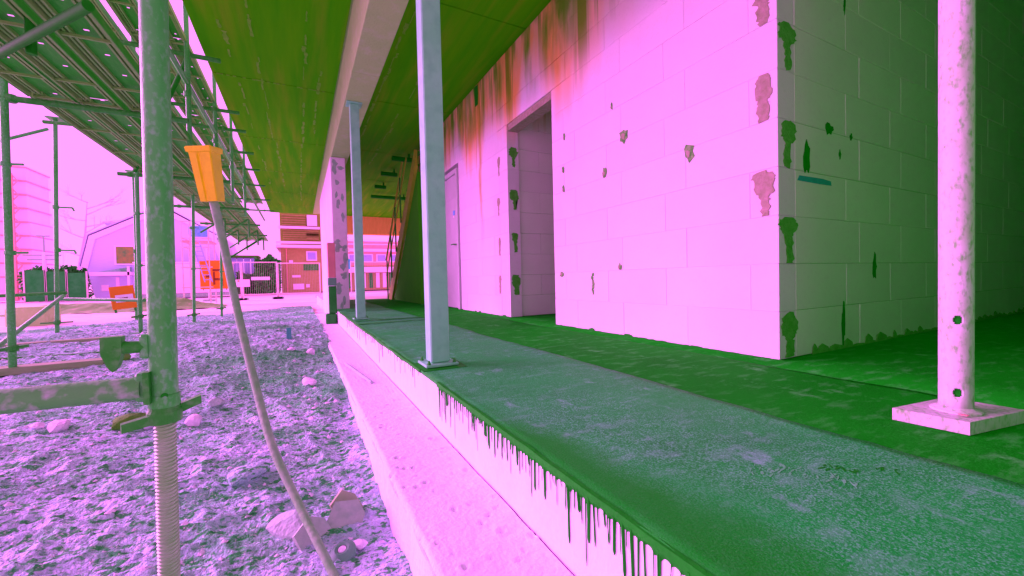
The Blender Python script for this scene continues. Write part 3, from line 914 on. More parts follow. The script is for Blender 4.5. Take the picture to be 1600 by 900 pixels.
# ------------------------------------------------------------------ stair and the dark shade sheet under it
stair = thing('concrete_stair', 'dark concrete stair flight with orange handrail rising beyond the wall end', 'staircase', (2.1, 10.6, 0))
n = 15; y0, y1, zt = 10.6, 7.75, 2.95
for k in range(n):
    ya = y0 + (y1 - y0) * k / n; yb = y0 + (y1 - y0) * (k + 1) / n
    m = MB(); m.cbox((2.02, yb, zt * (k + .82) / n), (3.1, ya + .03, zt * (k + 1) / n), .004); m.build('stair_tread', M_STAIR, stair)
m = MB(); m.prism([(2.0, y0 + .05, 0), (2.0, y0 - .32, 0), (2.0, y1 - .05, zt - .35), (2.0, y1 - .05, zt), (2.0, y0 + .05, .1)], (.06, 0, 0)); m.build('stair_string', M_RAIL, stair)
m = MB(); m.prism([(2.06, y0 - .33, .0), (2.06, y1, zt - .4), (2.06, y1, 0)], (.08, 0, 0)); m.build('under_stair_shade', M_STAIR, stair)  # dark wedge sheet put in for the shade under the flight
for off, r in ((.95, .022), (.55, .016)):
    m = MB(); m.tube((1.98, y0 + .1, .05 + off), (1.98, y1 - .02, zt - .03 + off * .0 + .0), r, 8) if False else m.tube((1.975, y0 + .1, .05 + off), (1.975, y1 + (off * .9), zt + off - off * .9 * zt / (y0 - y1) - .05), r, 8)
    m.build('handrail', M_RAIL, stair)
for k in (0, 3, 6, 9):
    ya = y0 + (y1 - y0) * k / n; za = zt * k / n
    m = MB(); m.tube((1.975, ya, za - .05), (1.975, ya, za + .98), .018, 8); m.build('baluster', M_TUBED, stair)
for (x0, x1, y, z) in ((1.72, 2.12, 8.35, 2.93), (1.72, 2.08, 9.62, 2.93), (1.80, 2.08, 11.0, 2.93), (1.90, 2.9, 12.3, 2.93)):
    t = thing('short_scaffold_tube', {8.35: 'short dark tube poking out under the ceiling, nearest the stair head', 9.62: 'short dark tube under the ceiling, second from the stair head',
              11.0: 'short dark tube under the ceiling, third from the stair head', 12.3: 'long dark tube under the ceiling, farthest beyond the stair head'}[y], 'tube', (x0, y, z), group='tubes poking out beside the stair')
    m = MB(); m.pipe((x0, y, z), (x1, y, z), .05, .006, 12); m.build('tube_body', M_TAR, t)
    m = MB(); m.box((x1 - .08, y - .012, z + .045), (x1 - .04, y + .012, ZC + .01)); m.build('hanger', M_TAR, t)

# ------------------------------------------------------------------ near scaffold standard with jack
PX, PY = -.262, 1.108
std = thing('scaffold_standard', 'thick scaffold upright standing on a long threaded screw jack', 'scaffold pole', (PX, PY, -.3))
TILT = .013
def tl(z):        # the pole leans slightly
    return PX + TILT * (z - .45), PY
m = MB(); n = 32
for a, b in ((.178, 3.2),):
    m.pipe((*tl(a), a), (*tl(b), b), .0242, .0035, 32)
m.build('upright_tube', M_TUBE, std, smooth=True)
m = MB()
pts, rad = [], []
zz = -.30
prof = []
while zz < .174:
    for (r_, dz) in ((.0168, 0), (.0193, .0024), (.0193, .0038), (.0168, .0060)):
        prof.append((r_, zz + dz))
    zz += .0078
ctr = []
vs, fs = [], []
for (r_, z) in prof:
    cx, cy = tl(z)
    for k in range(24):
        an = 2 * math.pi * k / 24
        vs.append((cx + r_ * math.cos(an), cy + r_ * math.sin(an), z + .0078 * k / 24))
for i in range(len(prof) - 1):
    for k in range(24):
        k2 = (k + 1) % 24
        if k2 == 0:
            j = i + 4
            if j + 1 >= len(prof):
                continue
            fs.append((i * 24 + k, j * 24, (j + 1) * 24, (i + 1) * 24 + k))
        else:
            fs.append((i * 24 + k, i * 24 + k2, (i + 1) * 24 + k2, (i + 1) * 24 + k))
m.add(vs, fs); m.build('screw_jack', M_JACK, std, smooth=True)
m = MB(); m.cbox((PX - .075 + .018, PY - .075, -.305), (PX + .075 + .018, PY + .075, -.297), .002); m.build('jack_plate', M_TUBED, std)
# wing nut: a collar with two angled handles
m = MB()
cx, cy = tl(.176)
m.lathe([(.0215, .160), (.030, .163), (.030, .186), (.027, .192), (.0245, .204)], 20, (cx, cy, 0))
def handle(mb, a, b, w, h):
    a = Vector(a); b = Vector(b); d = (b - a).normalized(); s_ = d.cross(Vector((0, 0, 1))).normalized() * w
    u = Vector((0, 0, h))
    mb.add([a - s_ - u, a + s_ - u, a + s_ + u, a - s_ + u, b - s_ * .9 - u * .9, b + s_ * .9 - u * .9, b + s_ * .9 + u * .9, b - s_ * .9 + u * .9],
           [(3, 2, 1, 0), (4, 5, 6, 7), (0, 1, 5, 4), (1, 2, 6, 5), (2, 3, 7, 6), (3, 0, 4, 7)])
handle(m, (cx - .015, cy - .012, .174), (cx - .062, cy - .030, .168), .009, .010)
handle(m, (cx + .015, cy + .012, .182), (cx + .058, cy + .026, .196), .009, .010)
m.build('wing_nut', M_TUBED, std, smooth=False)
cx, cy = tl(.23)
m = MB(); m.lathe([(.0262, .196), (.0272, .20), (.0272, .216), (.0258, .222)], 24, (cx, cy, 0)); m.build('socket_ring', M_TUBE, std, smooth=True)
m = MB()
vdir = Vector((-cx, -cy, 0)).normalized()
pc = Vector((cx, cy, .222)) + vdir * .0236
m.tube(pc - vdir * .004, pc + vdir * .0022, .0065, 12); m.build('pin_hole', M_TAR, std)
# ledger to the left at the bottom, welded head
lz = .240
m = MB(); cx, cy = tl(lz)
m.path([(cx - .035, cy, lz), (cx - .8, cy + .004, lz + .012), (cx - 2.2, cy + .01, lz + .03)], .0235, 20); m.build('ledger_tube', M_LEDGER, std, smooth=True)
m = MB(); m.cbox((cx - .045, cy - .016, lz - .028), (cx - .018, cy + .016, lz + .032), .005); m.build('ledger_head', M_TUBE, std)
m = MB(); m.box((cx - .026, cy - .034, lz - .030), (cx - .016, cy - .014, lz + .036)); m.build('wedge_pin', M_TUBED, std)
# upper stub with its wedge pocket
sz = .326
cx, cy = tl(sz)
m = MB(); m.tube((cx - .022, cy, sz), (cx - .075, cy - .012, sz + .002), .0125, 14); m.build('stub_tube', M_TUBED, std, smooth=True)
m = MB(); m.cbox((cx - .036, cy - .014, sz - .024), (cx - .018, cy + .012, sz + .026), .004); m.build('stub_head', M_TUBE, std)
m = MB(); m.prism([(cx - .060, cy - .022, sz + .026), (cx - .092, cy - .022, sz + .026), (cx - .092, cy - .022, sz - .008), (cx - .083, cy - .022, sz - .034), (cx - .075, cy - .022, sz - .045), (cx - .067, cy - .022, sz - .034), (cx - .060, cy - .022, sz - .006)], (0, .022, 0)); m.build('wedge_plate', M_TUBED, std)

# ------------------------------------------------------------------ leaning rod with the yellow cap
rod = thing('capped_rod', 'thin leaning curved rod with a yellow plastic cap on top', 'rod', (.05, 1.12, -.3))
P = [(-.322, 2.0, .93), (-.299, 1.998, .796), (-.267, 1.982, .607), (-.218, 1.887, .339), (-.162, 1.742, .111), (-.1, 1.547, -.08), (-.028, 1.38, -.212), (.055, 1.169, -.332), (.09, 1.09, -.40)]
def smooth_path(P, n=6):
    P = [Vector(p) for p in P]; out = []
    for i in range(len(P) - 1):
        a, b, c, d = P[max(i - 1, 0)], P[i], P[i + 1], P[min(i + 2, len(P) - 1)]
        for k in range(n):
            t = k / n
            out.append(.5 * ((2 * b) + (c - a) * t + (2 * a - 5 * b + 4 * c - d) * t * t + (3 * b - a - 3 * c + d) * t ** 3))
    out.append(P[-1]); return out
m = MB(); sp = smooth_path(P); m.path(sp, [.0168 - .0068 * i / len(sp) for i in range(len(sp))], 16); m.build('rod_shaft', M_ROD, rod, smooth=True)
ax = (Vector((-.318, 1.974, .998)) - Vector((-.299, 1.998, .788))).normalized()
ux = Vector((.93, -.38, 0)); ux = (ux - ax * ux.dot(ax)).normalized(); uy = ax.cross(ux)
base = Vector((-.299, 1.998, .788))
def ring(c, w, d, groove=.0):
    out = []
    prof = [(-1, -1), (-.35, -1), (-.22, -1 + groove), (-.08, -1 + groove), (.05, -1), (.92, -1), (1, -.9), (1, .9), (.92, 1), (-.92, 1), (-1, .9)]
    for a, b in prof:
        out.append(c + ux * a * w + uy * b * d)
    return out
m = MB()
secs = [(0, .031, .027, .10), (.03, .0325, .029, .2), (.17, .039, .034, .2), (.186, .040, .035, .05), (.188, .0455, .040, 0), (.204, .0475, .042, 0), (.209, .0445, .039, 0)]
vs, fs = [], []
for (h, w, d, g) in secs:
    vs += ring(base + ax * h, w, d, g)
nr = 11
for i in range(len(secs) - 1):
    for k in range(nr):
        fs.append((i * nr + k, i * nr + (k + 1) % nr, (i + 1) * nr + (k + 1) % nr, (i + 1) * nr + k))
fs.append(tuple(range(nr - 1, -1, -1))); fs.append(tuple((len(secs) - 1) * nr + k for k in range(nr)))
m.add(vs, fs); m.build('yellow_cap', M_YEL, rod)

# ------------------------------------------------------------------ main scaffold on the left
sc = thing('scaffold', 'tube scaffold with steel board decks along the open side of the building', 'scaffolding', (-1.9, 7, -.25))
XO, XI = -1.98, -.98
ZD = 2.0
outer = [(-2.03, 4.69, -.22), (-1.92, 7.2, -.15), (-1.62, 8.7, -.25), (-1.50, 10.6, -.25)]
def couple(mb, c, r=.034, h=.03):
    mb.lathe([(r * .8, -h), (r, -h * .8), (r, h * .8), (r * .8, h)], 10, c)
for i, (x, y, z) in enumerate(outer):
    m = MB(); top = 2.9 if i < 2 else 2.3
    m.tube((x - .02, y, z + .02), (x + .045, y, top + 1.4 * (i < 2)), .0242, 14); o = m.build('standard', M_TUBE, sc, smooth=True)
    m = MB(); m.lathe([(.019, 0), (.019, .22)], 12, (x - .02, y, z - .02)); m.build('jack', M_TUBED, o)
    m = MB(); m.cbox((x - .095, y - .075, z - .02), (x + .055, y + .075, z - .012), .002); m.build('foot_plate', M_TUBE, o)
    m = MB(); m.box((x - .11, y - .012, z + .20), (x + .07, y + .012, z + .225), rot=(0, R(-6), .3)); couple(m, (x - .015, y, z + .21), .036, .024); m.build('wing_nut', M_TUBED, o)
    for zc in (.75, 1.45):
        m = MB(); couple(m, (x, y, zc), .033, .018); m.tube((x, y, zc), (x + .11, y - .03, zc), .009, 6); m.build('coupler', M_TUBE, o)
# transoms under the lower deck
for y in (2.6, 4.69, 7.2, 9.7, 12.2, 14.7):
    m = MB(); m.tube((XO - .12, y, ZD - .03), (XI + .12, y, ZD - .03), .0242, 10); o = m.build('transom', M_TUBED, sc, smooth=True)
    m = MB(); couple(m, (XO, y, ZD - .03)); m.build('coupler', M_TUBED, o)

def steel_board(x0, x1, y0, y1, z, parent):
    """pressed steel board: holed top sheet, folded sides and ribs below"""
    w = x1 - x0
    t = MB()
    t.box((x0, y0, z + .055), (x0 + w * .46, y1, z + .058)); t.box((x0 + w * .56, y0, z + .055), (x1, y1, z + .058))
    y = y0; xa, xb = x0 + w * .46, x0 + w * .56
    t_n = int((y1 - y0) / .31)
    for k in range(t_n + 1):
        ya = y0 + k * .31 + .022; yb = min(y0 + (k + 1) * .31, y1)
        if yb > ya:
            t.box((xa, ya, z + .0551), (xb, yb, z + .0579))
    t.box((x0 - .0005, y0, z), (x0 + .003, y1, z + .0548)); t.box((x1 - .003, y0, z), (x1 + .0005, y1, z + .0548))
    o = t.build('deck_board', M_DECK, parent)
    r = MB()
    for fx_ in (0.0, .10, .20, .72, .82, .91):
        r.box((x0 + w * fx_ + .004, y0, z + .030 - .026 * (fx_ in (0.0, .91))), (x0 + w * fx_ + .018, y1, z + .0545))
    r.build('board_rib', M_DECKR, o, kind='stuff')
    c = MB(); y = y0 + .02
    while y < y1:
        c.box((x0 + .004, y, z + .012), (x1 - .004, y + .016, z + .029)); y += .78
    c.build('cross_stiffener', M_DECKR, o, kind='stuff')


by = [1.9, 4.69, 7.2, 9.7, 12.2, 14.7, 17.2]
for i in range(len(by) - 1):
    for (a, b) in ((-1.88, -1.60), (-1.592, -1.312), (-1.27, -.99)):
        steel_board(a, b, by[i] + .01, by[i + 1] - .01, ZD + random.uniform(0, .008), sc)
# toe board and guard rails of the lower deck, outer side
# upper lift
ZU = 3.02
for y in (3.0, 5.5, 7.05, 7.86, 9.12, 10.4, 12.0, 14.0, 16.0):
    m = MB(); m.tube((-1.95, y, ZU - .07), (-.86 + .155 + .0 * y, y + .02, ZU - .07), .0242, 10); o = m.build('transom', M_TUBED, sc, smooth=True)
    m = MB(); couple(m, (-.99, y, ZU - .07)); m.build('coupler', M_TUBED, o)
by2 = [2.6, 5.5, 7.86, 10.4, 12.9, 15.4]
for i in range(len(by2) - 1):
    for (a, b) in ((-1.78, -1.55), (-1.47, -1.25), (-1.16, -.99)):
        steel_board(a, b, by2[i] + .01, by2[i + 1] - .01, ZU + .02 + random.uniform(0, .008), sc)
for (x, y) in ((-1.0, 5.45), (-1.0, 7.05), (-.99, 8.5), (-.98, 10.2)):
    m = MB(); m.tube((x, y, ZD - .1), (x + .02, y, 4.4), .0242, 12); o = m.build('standard', M_TUBE, sc, smooth=True)
    for zc in (2.7, 2.5):
        m = MB(); couple(m, (x, y, zc)); m.build('coupler', M_TUBE, o)
for (a, b) in (((-1.0, 2.4, 2.62), (-1.0, 16, 2.62)), ((-1.0, 2.4, 3.55), (-1.0, 16, 3.55)), ((-1.95, 2.0, 3.5), (-1.95, 16, 3.5)), ((-1.95, 2.0, 4.0), (-1.95, 16, 4.0))):
    m = MB(); m.tube(a, b, .0242, 10); m.build('guard_rail', M_TUBE, sc, smooth=True)
for (a, b) in (((-1.62, 3.72, 1.915), (-.84, 2.62, 1.78)), ((-1.36, 3.44, 1.84), (-1.355, 3.43, 2.05)), ((-1.9, 7.1, 2.0), (-1.0, 5.5, 2.9)), ((-1.95, 14.7, 1.2), (-1.0, 14.7, 1.9))):
    m = MB(); m.tube(a, b, .0242, 12); m.build('brace', M_SHADET, sc, smooth=True)
# cantilever brackets seen under the deck far along
for y in (11.0, 13.2, 15.2):
    for s_ in (0, 1):
        m = MB(); m.tube((-1.9 + s_ * .45, y, 1.62), (-1.45 + s_ * .45, y, 1.95), .02, 8); m.tube((-1.45 + s_ * .45, y + .01, 1.95), (-1.45 + s_ * .45, y + .01, 1.55), .02, 8); m.build('bracket', M_TUBED, sc)

# outlying tubes left of the main scaffold
gr = thing('scaffold_bay', 'outlying scaffold upright with low guard tubes and a slanting brace', 'scaffolding', (-3.05, 8.1, -.25))
m = MB(); m.tube((-3.09, 8.1, -.2), (-3.0, 8.1, 2.86), .0242, 12); o = m.build('standard', M_TUBE, gr, smooth=True)
m = MB(); m.cbox((-3.17, 8.02, -.27), (-3.01, 8.18, -.26), .002); m.build('foot_plate', M_TUBE, o)
m = MB(); m.box((-3.25, 8.09, -.03), (-2.92, 8.11, -.01)); couple(m, (-3.085, 8.1, -.02), .036, .03); m.build('wing_nut', M_TUBED, o)
for zc in (1.62, 1.01):
    m = MB(); couple(m, (-3.04, 8.1, zc), .033, .03); m.tube((-3.04, 8.1, zc), (-2.86, 8.07, zc - .005), .012, 6); m.tube((-2.86, 8.07, zc - .005), (-2.84, 8.06, zc - .05), .012, 6); m.build('coupler', M_TUBE, o)
m = MB(); m.tube((-5.2, 8.02, .34), (-2.95, 8.05, .40), .0242, 10); m.build('guard_tube', M_TUBED, gr, smooth=True)
m = MB(); m.tube((-3.0, 8.12, .31), (-1.90, 7.25, .275), .0242, 10); m.build('guard_tube', M_TUBE, gr, smooth=True)
m = MB(); m.tube((-2.97, 8.0, .36), (-2.75, 5.9, -.18), .0242, 10); m.build('brace', M_TUBE, gr, smooth=True)
m = MB(); m.tube((-3.1, 8.05, 2.82), (-1.85, 7.3, 2.0), .0242, 10) if False else m.tube((-3.08, 8.0, 2.78), (-1.8, 7.7, 2.72), .0242, 10); m.build('transom', M_TUBED, gr, smooth=True)
m = MB(); m.tube((-3.06, 8.05, 2.70), (-3.75, 7.6, 2.15), .02, 10); m.build('brace', M_TUBE, gr, smooth=True)
m = MB(); m.cbox((-3.08, 8.02, 2.86), (-2.92, 8.18, 2.875), .003); m.build('head_plate', M_TUBE, gr)
pp = thing('steel_prop', 'slim upright prop with a round collar and head plate beyond the scaffold', 'prop', (-3.0, 11.0, -.27))
m = MB(); m.tube((-3.02, 11.0, -.27), (-2.98, 11.0, 1.2), .03, 10); m.tube((-2.98, 11.0, 1.2), (-2.97, 11.0, 2.82), .024, 10); m.build('prop_tube', M_TUBE, pp, smooth=True)
m = MB(); m.cbox((-3.07, 10.9, 2.82), (-2.87, 11.1, 2.84), .003); m.build('head_plate', M_TUBE, pp)
m = MB(); couple(m, (-2.98, 11, 1.2), .045, .04); m.build('prop_collar', M_TUBED, pp)


# ------------------------------------------------------------------ rubble and timber on the mud
def gz(x, y):
    return float(mud_z(np.array([x]), np.array([y]))[0])


def rock(name, x, y, s, m, label, cat='stone', group=None, flat=.6, sink=.25, jag=.28):
    import bmesh
    bm = bmesh.new(); bmesh.ops.create_icosphere(bm, subdivisions=2, radius=1)
    r = random.Random(int(x * 1000) * 31 + int(y * 1000))
    planes = [(Vector((r.uniform(-1, 1), r.uniform(-1, 1), r.uniform(-1, 1))).normalized(), r.uniform(.55, .85)) for _ in range(9)]
    for v in bm.verts:
        for nrm, d in planes:
            k = v.co.dot(nrm) - d
            if k > 0:
                v.co -= nrm * k
        v.co *= 1 + r.uniform(-jag, jag) * .12
    an = r.uniform(0, 6.28); sx_, sy_ = r.uniform(.8, 1.35), r.uniform(.7, 1)
    for v in bm.verts:
        q = Vector((v.co.x * sx_, v.co.y * sy_, v.co.z * flat)); q.rotate(Matrix.Rotation(an, 3, 'Z'))
        v.co = q * s
    me = bpy.data.meshes.new(name); bm.to_mesh(me); bm.free(); me.materials.append(m)
    return link(name, me, None, None, label, cat, group, (x, y, gz(x, y) + s * flat * (1 - sink) * .6))


rock('stone', -1.10, 2.86, .065, M_STONE, 'largest white rubble lump on the dark mud below the ledger tube', flat=.55)
rock('stone', -1.19, 2.90, .035, M_STONE, 'small white stone touching a larger white lump', flat=.55)
rock('stone', -.70, 2.68, .045, M_STONE, 'white stone between the brown broken brick and the screw jack', flat=.7)
rock('stone', -.52, 2.66, .05, M_STONE, 'pale stone beside the screw jack, away from the brown brick', flat=.8)
rock('stone', -.46, 2.9, .045, M_STONE2, 'grey stone just behind the wing nut handle', flat=.8)
rock('brick_rubble', -.80, 2.74, .085, M_BROWN, 'brown broken brick lying under the wing nut of the screw jack', 'brick', flat=.5)
rock('stone', -.045, 1.42, .075, M_STONE2, 'large grey rubble slab beside the broken tile heap', flat=.5)
rock('stone', .13, 1.26, .026, M_STONE, 'small grey stone between the tile shards and the footing', flat=.7)
rock('stone', .035, 3.1, .05, M_STONE, 'whitish stone on the mud near the footing edge', flat=.8)
rock('stone', .06, 4.3, .05, M_STONE, 'white stone against the footing, farthest up the ledge', flat=.9)
rock('stone', -.10, 4.4, .04, M_STONE, 'white pebble on the mud near the teal peg', flat=.7)
rock('clod', -.20, 1.85, .09, M_MUD, 'low mud clod beside the lower bend of the leaning rod', 'clod', flat=.4)


def shard(x, y, z, w, h, th, rot, label, m):
    mb = MB()
    w *= .82; h *= .85
    out = [(-w / 2, 0, 0), (w / 2 * .9, 0, -.01), (w / 2, 0, h * .55), (w * .25, 0, h), (-w * .35, 0, h * .9)]
    mb.prism(out, (0, th, 0))
    o = mb.build('tile_shard', m, None, label=label, cat='broken tile')
    o.location = (x, y, z); o.rotation_euler = rot
    return o


shard(.135, 1.46, gz(.135, 1.46) - .015, .11, .115, .012, (R(-14), R(-28), R(25)), 'grey-brown tile shard leaning upright at the top of the heap', M_SLATE)
shard(.095, 1.36, gz(.095, 1.36) - .008, .14, .10, .018, (R(-42), R(12), R(-10)), 'pale flat tile shard lying in front of the upright one', M_SHARD)
shard(.03, 1.33, gz(.03, 1.33) - .008, .13, .10, .016, (R(-34), R(-18), R(40)), 'pale tile shard in the broken heap, nearest the leaning rod', M_SHARD)
cone = thing('plastic_ring', 'dark green ring cap lying beside the foot of the leaning rod', 'cap', (.085, 1.25, gz(.085, 1.25)))
m = MB(); m.lathe([(.012, .012), (.013, .022), (.020, .024), (.026, .016), (.036, .012), (.037, .0)], 18); o = m.build('cap_ring', M_GREYP, cone, smooth=True); o.matrix_parent_inverse = Matrix(); o.rotation_euler = (R(14), R(-10), 0)
m = MB(); m.lathe([(.011, .0), (.011, .0215)], 14); o = m.build('cap_centre', M_STONE, cone, smooth=True); o.matrix_parent_inverse = Matrix(); o.rotation_euler = (R(14), R(-10), 0)
peg = MB(); peg.cbox((-.16, 5.35, -.3), (-.11, 5.38, -.06), .004); peg.build('marker_peg', M_TEAL, None, label='short teal peg standing in the mud near the footing', cat='peg')


def plank(name, a, b, w, h, label, m=M_WOOD):
    a = Vector(a); b = Vector(b); d = (b - a); L = d.length
    mb = MB(); mb.cbox((0, -w / 2, 0), (L, w / 2, h), .004)
    o = mb.build(name, m, None, label=label, cat='plank')
    o.location = a; o.rotation_euler = d.to_track_quat('X', 'Z').to_euler()
    return o


plank('timber_plank', (-3.3, 6.6, -.20), (-1.95, 6.6, -.185), .14, .05, 'muddy plank farther back beyond the thin steel bar')
plank('timber_plank', (-2.75, 4.75, -.225), (-1.5, 4.72, -.215), .16, .06, 'muddy plank at the foot of a scaffold upright, brown brick at its end')
m = MB(); m.path([(-2.55, 5.6, -.19), (-2.0, 5.55, -.2), (-1.55, 5.5, -.185)], .012, 8); m.build('reinforcing_bar', M_TUBED, None, smooth=True, label='thin dark steel bar lying across the mud behind the planks', cat='steel bar')
rock('brick_rubble', -1.42, 4.78, .09, M_BROWN, 'dark brown broken brick at the end of a muddy plank', 'brick', flat=.6)
m = MB(); m.path([(.30, 3.45, -.194), (.385, 2.70, -.192)], .010, 8); m.build('timber_batten', M_STONE2, None, label='thin grey batten lying along the footing ledge', cat='batten')
# a scatter of small stones pressed into the mud
sm = MB()
import bmesh
for _ in range(1000):
    y = .75 + random.random() ** 1.8 * 9
    x = random.uniform(max(-5, -.9 - y * .55), .21)
    s_ = random.uniform(.004, .014) * (1 + y * .14)
    z = float(mud_z(np.array([x]), np.array([y]))[0])
    th = random.uniform(0, 6.28)
    pts = []
    for k in range(6):
        an = th + k * 1.047; r_ = s_ * random.uniform(.7, 1.25)
        pts.append((x + math.cos(an) * r_, y + math.sin(an) * r_ * .8, z - s_ * .2))
    top = (x + random.uniform(-.3, .3) * s_, y + random.uniform(-.3, .3) * s_, z + s_ * random.uniform(.35, .8))
    top2 = (x + random.uniform(-.5, .5) * s_, y + random.uniform(-.5, .5) * s_, z + s_ * random.uniform(.3, .7))
    sm.add(pts + [top, top2], [(0, 1, 6), (1, 2, 6), (2, 7, 6), (2, 3, 7), (3, 4, 7), (4, 5, 7), (5, 6, 7), (5, 0, 6)])
sm.build('gravel', M_STONE, kind='stuff')
sm = MB()
for _ in range(1100):
    y = .75 + random.random() ** 1.7 * 9
    x = random.uniform(max(-5, -.9 - y * .55), .21)
    s_ = random.uniform(.006, .02) * (1 + y * .12)
    z = float(mud_z(np.array([x]), np.array([y]))[0])
    th = random.uniform(0, 6.28)
    pts = []
    for k in range(6):
        an = th + k * 1.047; r_ = s_ * random.uniform(.7, 1.25)
        pts.append((x + math.cos(an) * r_, y + math.sin(an) * r_ * .8, z - s_ * .2))
    top = (x, y, z + s_ * random.uniform(.3, .6)); top2 = (x + .4 * s_, y + random.uniform(-.5, .5) * s_, z + s_ * random.uniform(.3, .5))
    sm.add(pts + [top, top2], [(0, 1, 6), (1, 2, 6), (2, 7, 6), (2, 3, 7), (3, 4, 7), (4, 5, 7), (5, 6, 7), (5, 0, 6)])
sm.build('mud_clods', M_MUD, kind='stuff')

# ------------------------------------------------------------------ background
GZ = -.3
YB = 40.0
# gambrel house
hs = thing('gambrel_house', 'lilac clad house with a gambrel roof, white trim and grey-blue door', 'house', (-10, YB, GZ))
gable = [(-13.2, GZ), (-13.6, 2.1), (-13.15, 4.2), (-9.2, 6.55), (-5.95, 4.4), (-5.5, 2.3), (-5.75, GZ)]
m = MB(); m.prism([(x, YB, z) for x, z in gable], (0, 9, 0)); m.build('wall', M_LILAC, hs)
m = MB()
for (a, b) in (((-13.85, 2.0), (-13.35, 4.25)), ((-13.35, 4.25), (-9.2, 6.62)), ((-9.2, 6.62), (-5.9, 4.5)), ((-5.9, 4.5), (-5.3, 2.3))):
    d = Vector((b[0] - a[0], b[1] - a[1])).normalized(); nrm = Vector((-d.y, d.x)) * .16
    yo = YB - .12 - .006 * (a[0] % 1.7)
    m.prism([(a[0], yo, a[1]), (b[0], yo, b[1]), (b[0] - nrm.x * 2.2, yo, b[1] - nrm.y * 2.2), (a[0] - nrm.x * 2.2, yo, a[1] - nrm.y * 2.2)], (0, .1, 0))
m.build('barge_board', M_WHITE, hs)
m = MB()
for (a, b) in (((-13.9, 2.05), (-13.4, 4.32)), ((-13.4, 4.32), (-9.2, 6.72)), ((-9.2, 6.72), (-5.85, 4.57)), ((-5.85, 4.57), (-5.25, 2.35))):
    d = Vector((b[0] - a[0], b[1] - a[1])).normalized(); nrm = Vector((-d.y, d.x)) * .12
    m.prism([(a[0], YB - .16, a[1]), (b[0], YB - .16, b[1]), (b[0] + nrm.x * .6, YB - .16, b[1] + nrm.y * .6), (a[0] + nrm.x * .6, YB - .16, a[1] + nrm.y * .6)], (0, 9.5, 0))
m.build('roof', M_ROOFT, hs)
m = MB(); m.prism([(-13.0, YB + 1.5, 5.4), (-11.6, YB + 1.5, 5.4), (-12.6, YB + 1.5, 4.6)], (0, 2, 0)); m.prism([(-13.1, YB + 1.4, 5.5), (-11.2, YB + 1.4, 5.55), (-11.3, YB + 1.4, 5.4), (-13.0, YB + 1.4, 5.35)], (0, 2.2, 0)); m.build('dormer', M_ROOFT, hs)
def window(parent, x0, x1, z0, z1, y, pm):
    f_ = MB(); t_ = .1
    f_.box((x0, y - .08, z0), (x1, y + .02, z0 + t_)); f_.box((x0, y - .08, z1 - t_), (x1, y + .02, z1)); f_.box((x0, y - .078, z0 + t_), (x0 + t_, y + .02, z1 - t_)); f_.box((x1 - t_, y - .078, z0 + t_), (x1, y + .02, z1 - t_))
    o_ = f_.build('window', M_WHITE, parent)
    p_ = MB(); p_.box((x0 + t_, y - .04, z0 + t_), (x1 - t_, y - .02, z1 - t_)); p_.build('pane', pm, o_)
window(hs, -12.05, -10.85, 2.15, 3.6, YB, M_WINDOW)
window(hs, -9.55, -8.85, 2.0, 3.6, YB, M_LILAC)
window(hs, -7.3, -6.5, 2.0, 3.6, YB, M_LILAC)
m = MB(); m.box((-13.0, YB - 1.4, 1.35), (-10.8, YB - .01, 1.6)); m.build('porch_roof', M_WHITE, hs)
m = MB(); m.prism([(-12.9, YB - .6, 1.62), (-11.1, YB - .6, 1.62), (-11.1, YB - .6, 1.98)], (0, .55, 0)); m.build('porch_light', M_GLASSG, hs)
m = MB(); m.box((-12.95, YB - .1, GZ), (-10.9, YB - .02, 1.33)); d_ = m.build('door', M_LILAC, hs)
m = MB(); m.box((-12.0, YB - .16, .1), (-11.8, YB - .101, 1.25)); m.box((-11.8, YB - .16, .1), (-11.6, YB - .101, .2)); m.build('door_bar', M_WHITE, d_)
m = MB(); m.box((-12.8, YB - .16, .25), (-12.4, YB - .101, .7)); m.build('notice', M_WHITE, d_)
m = MB(); m.box((-11.0, YB - 1.4, GZ), (-10.88, YB - 1.28, 2.0)); m.build('porch_post', M_WHITE, hs)
van = thing('white_cabin', 'plain white site cabin in front of the lilac house', 'cabin', (-8.2, YB - 3, GZ))
m = MB(); m.cbox((-9.9, YB - 4, GZ + .25), (-4.6, YB - 1.5, 2.1), .05); m.build('cabin_body', M_PALEB, van)
m = MB(); m.box((-9.9, YB - 4.02, GZ), (-4.6, YB - 1.6, GZ + .24)); m.build('cabin_skid', M_STONE2, van)
m = MB(); m.box((-9.95, YB - 4.05, 2.103), (-4.55, YB - 1.45, 2.18)); m.build('cabin_roof', M_WHITE, van)
# banded tower with hoist
tw = thing('banded_tower', 'pale tower block with faint orange floor bands behind the bare tree', 'tower block', (-17, 42, GZ))
for k in range(9):
    z0 = GZ + .8 + k * .98
    m = MB(); m.box((-20.5, 42, z0), (-17.1 - .12 * (k > 4), 45, z0 + .86)); m.build('storey', M_PALEB, tw)
    m = MB(); m.box((-20.5, 41.9, z0 + .863), (-17.15, 45.1, z0 + .978)); m.build('floor_band', M_BANDO, tw)
m = MB(); m.box((-20.4, 42.1, GZ), (-17.3, 44.9, GZ + .797)); m.build('plinth', M_PALEB, tw)
m = MB()
for k in range(9):
    z0 = GZ + k * 1.0
    m.box((-17.85, 41.5, z0), (-17.7, 41.65, z0 + 1.002)); m.tube((-17.78, 41.58, z0), (-17.45, 41.58, z0 + .5), .04, 6); m.tube((-17.45, 41.58, z0 + .5), (-17.78, 41.58, z0 + 1), .04, 6)
m.build('hoist_mast', M_BANDO, tw)
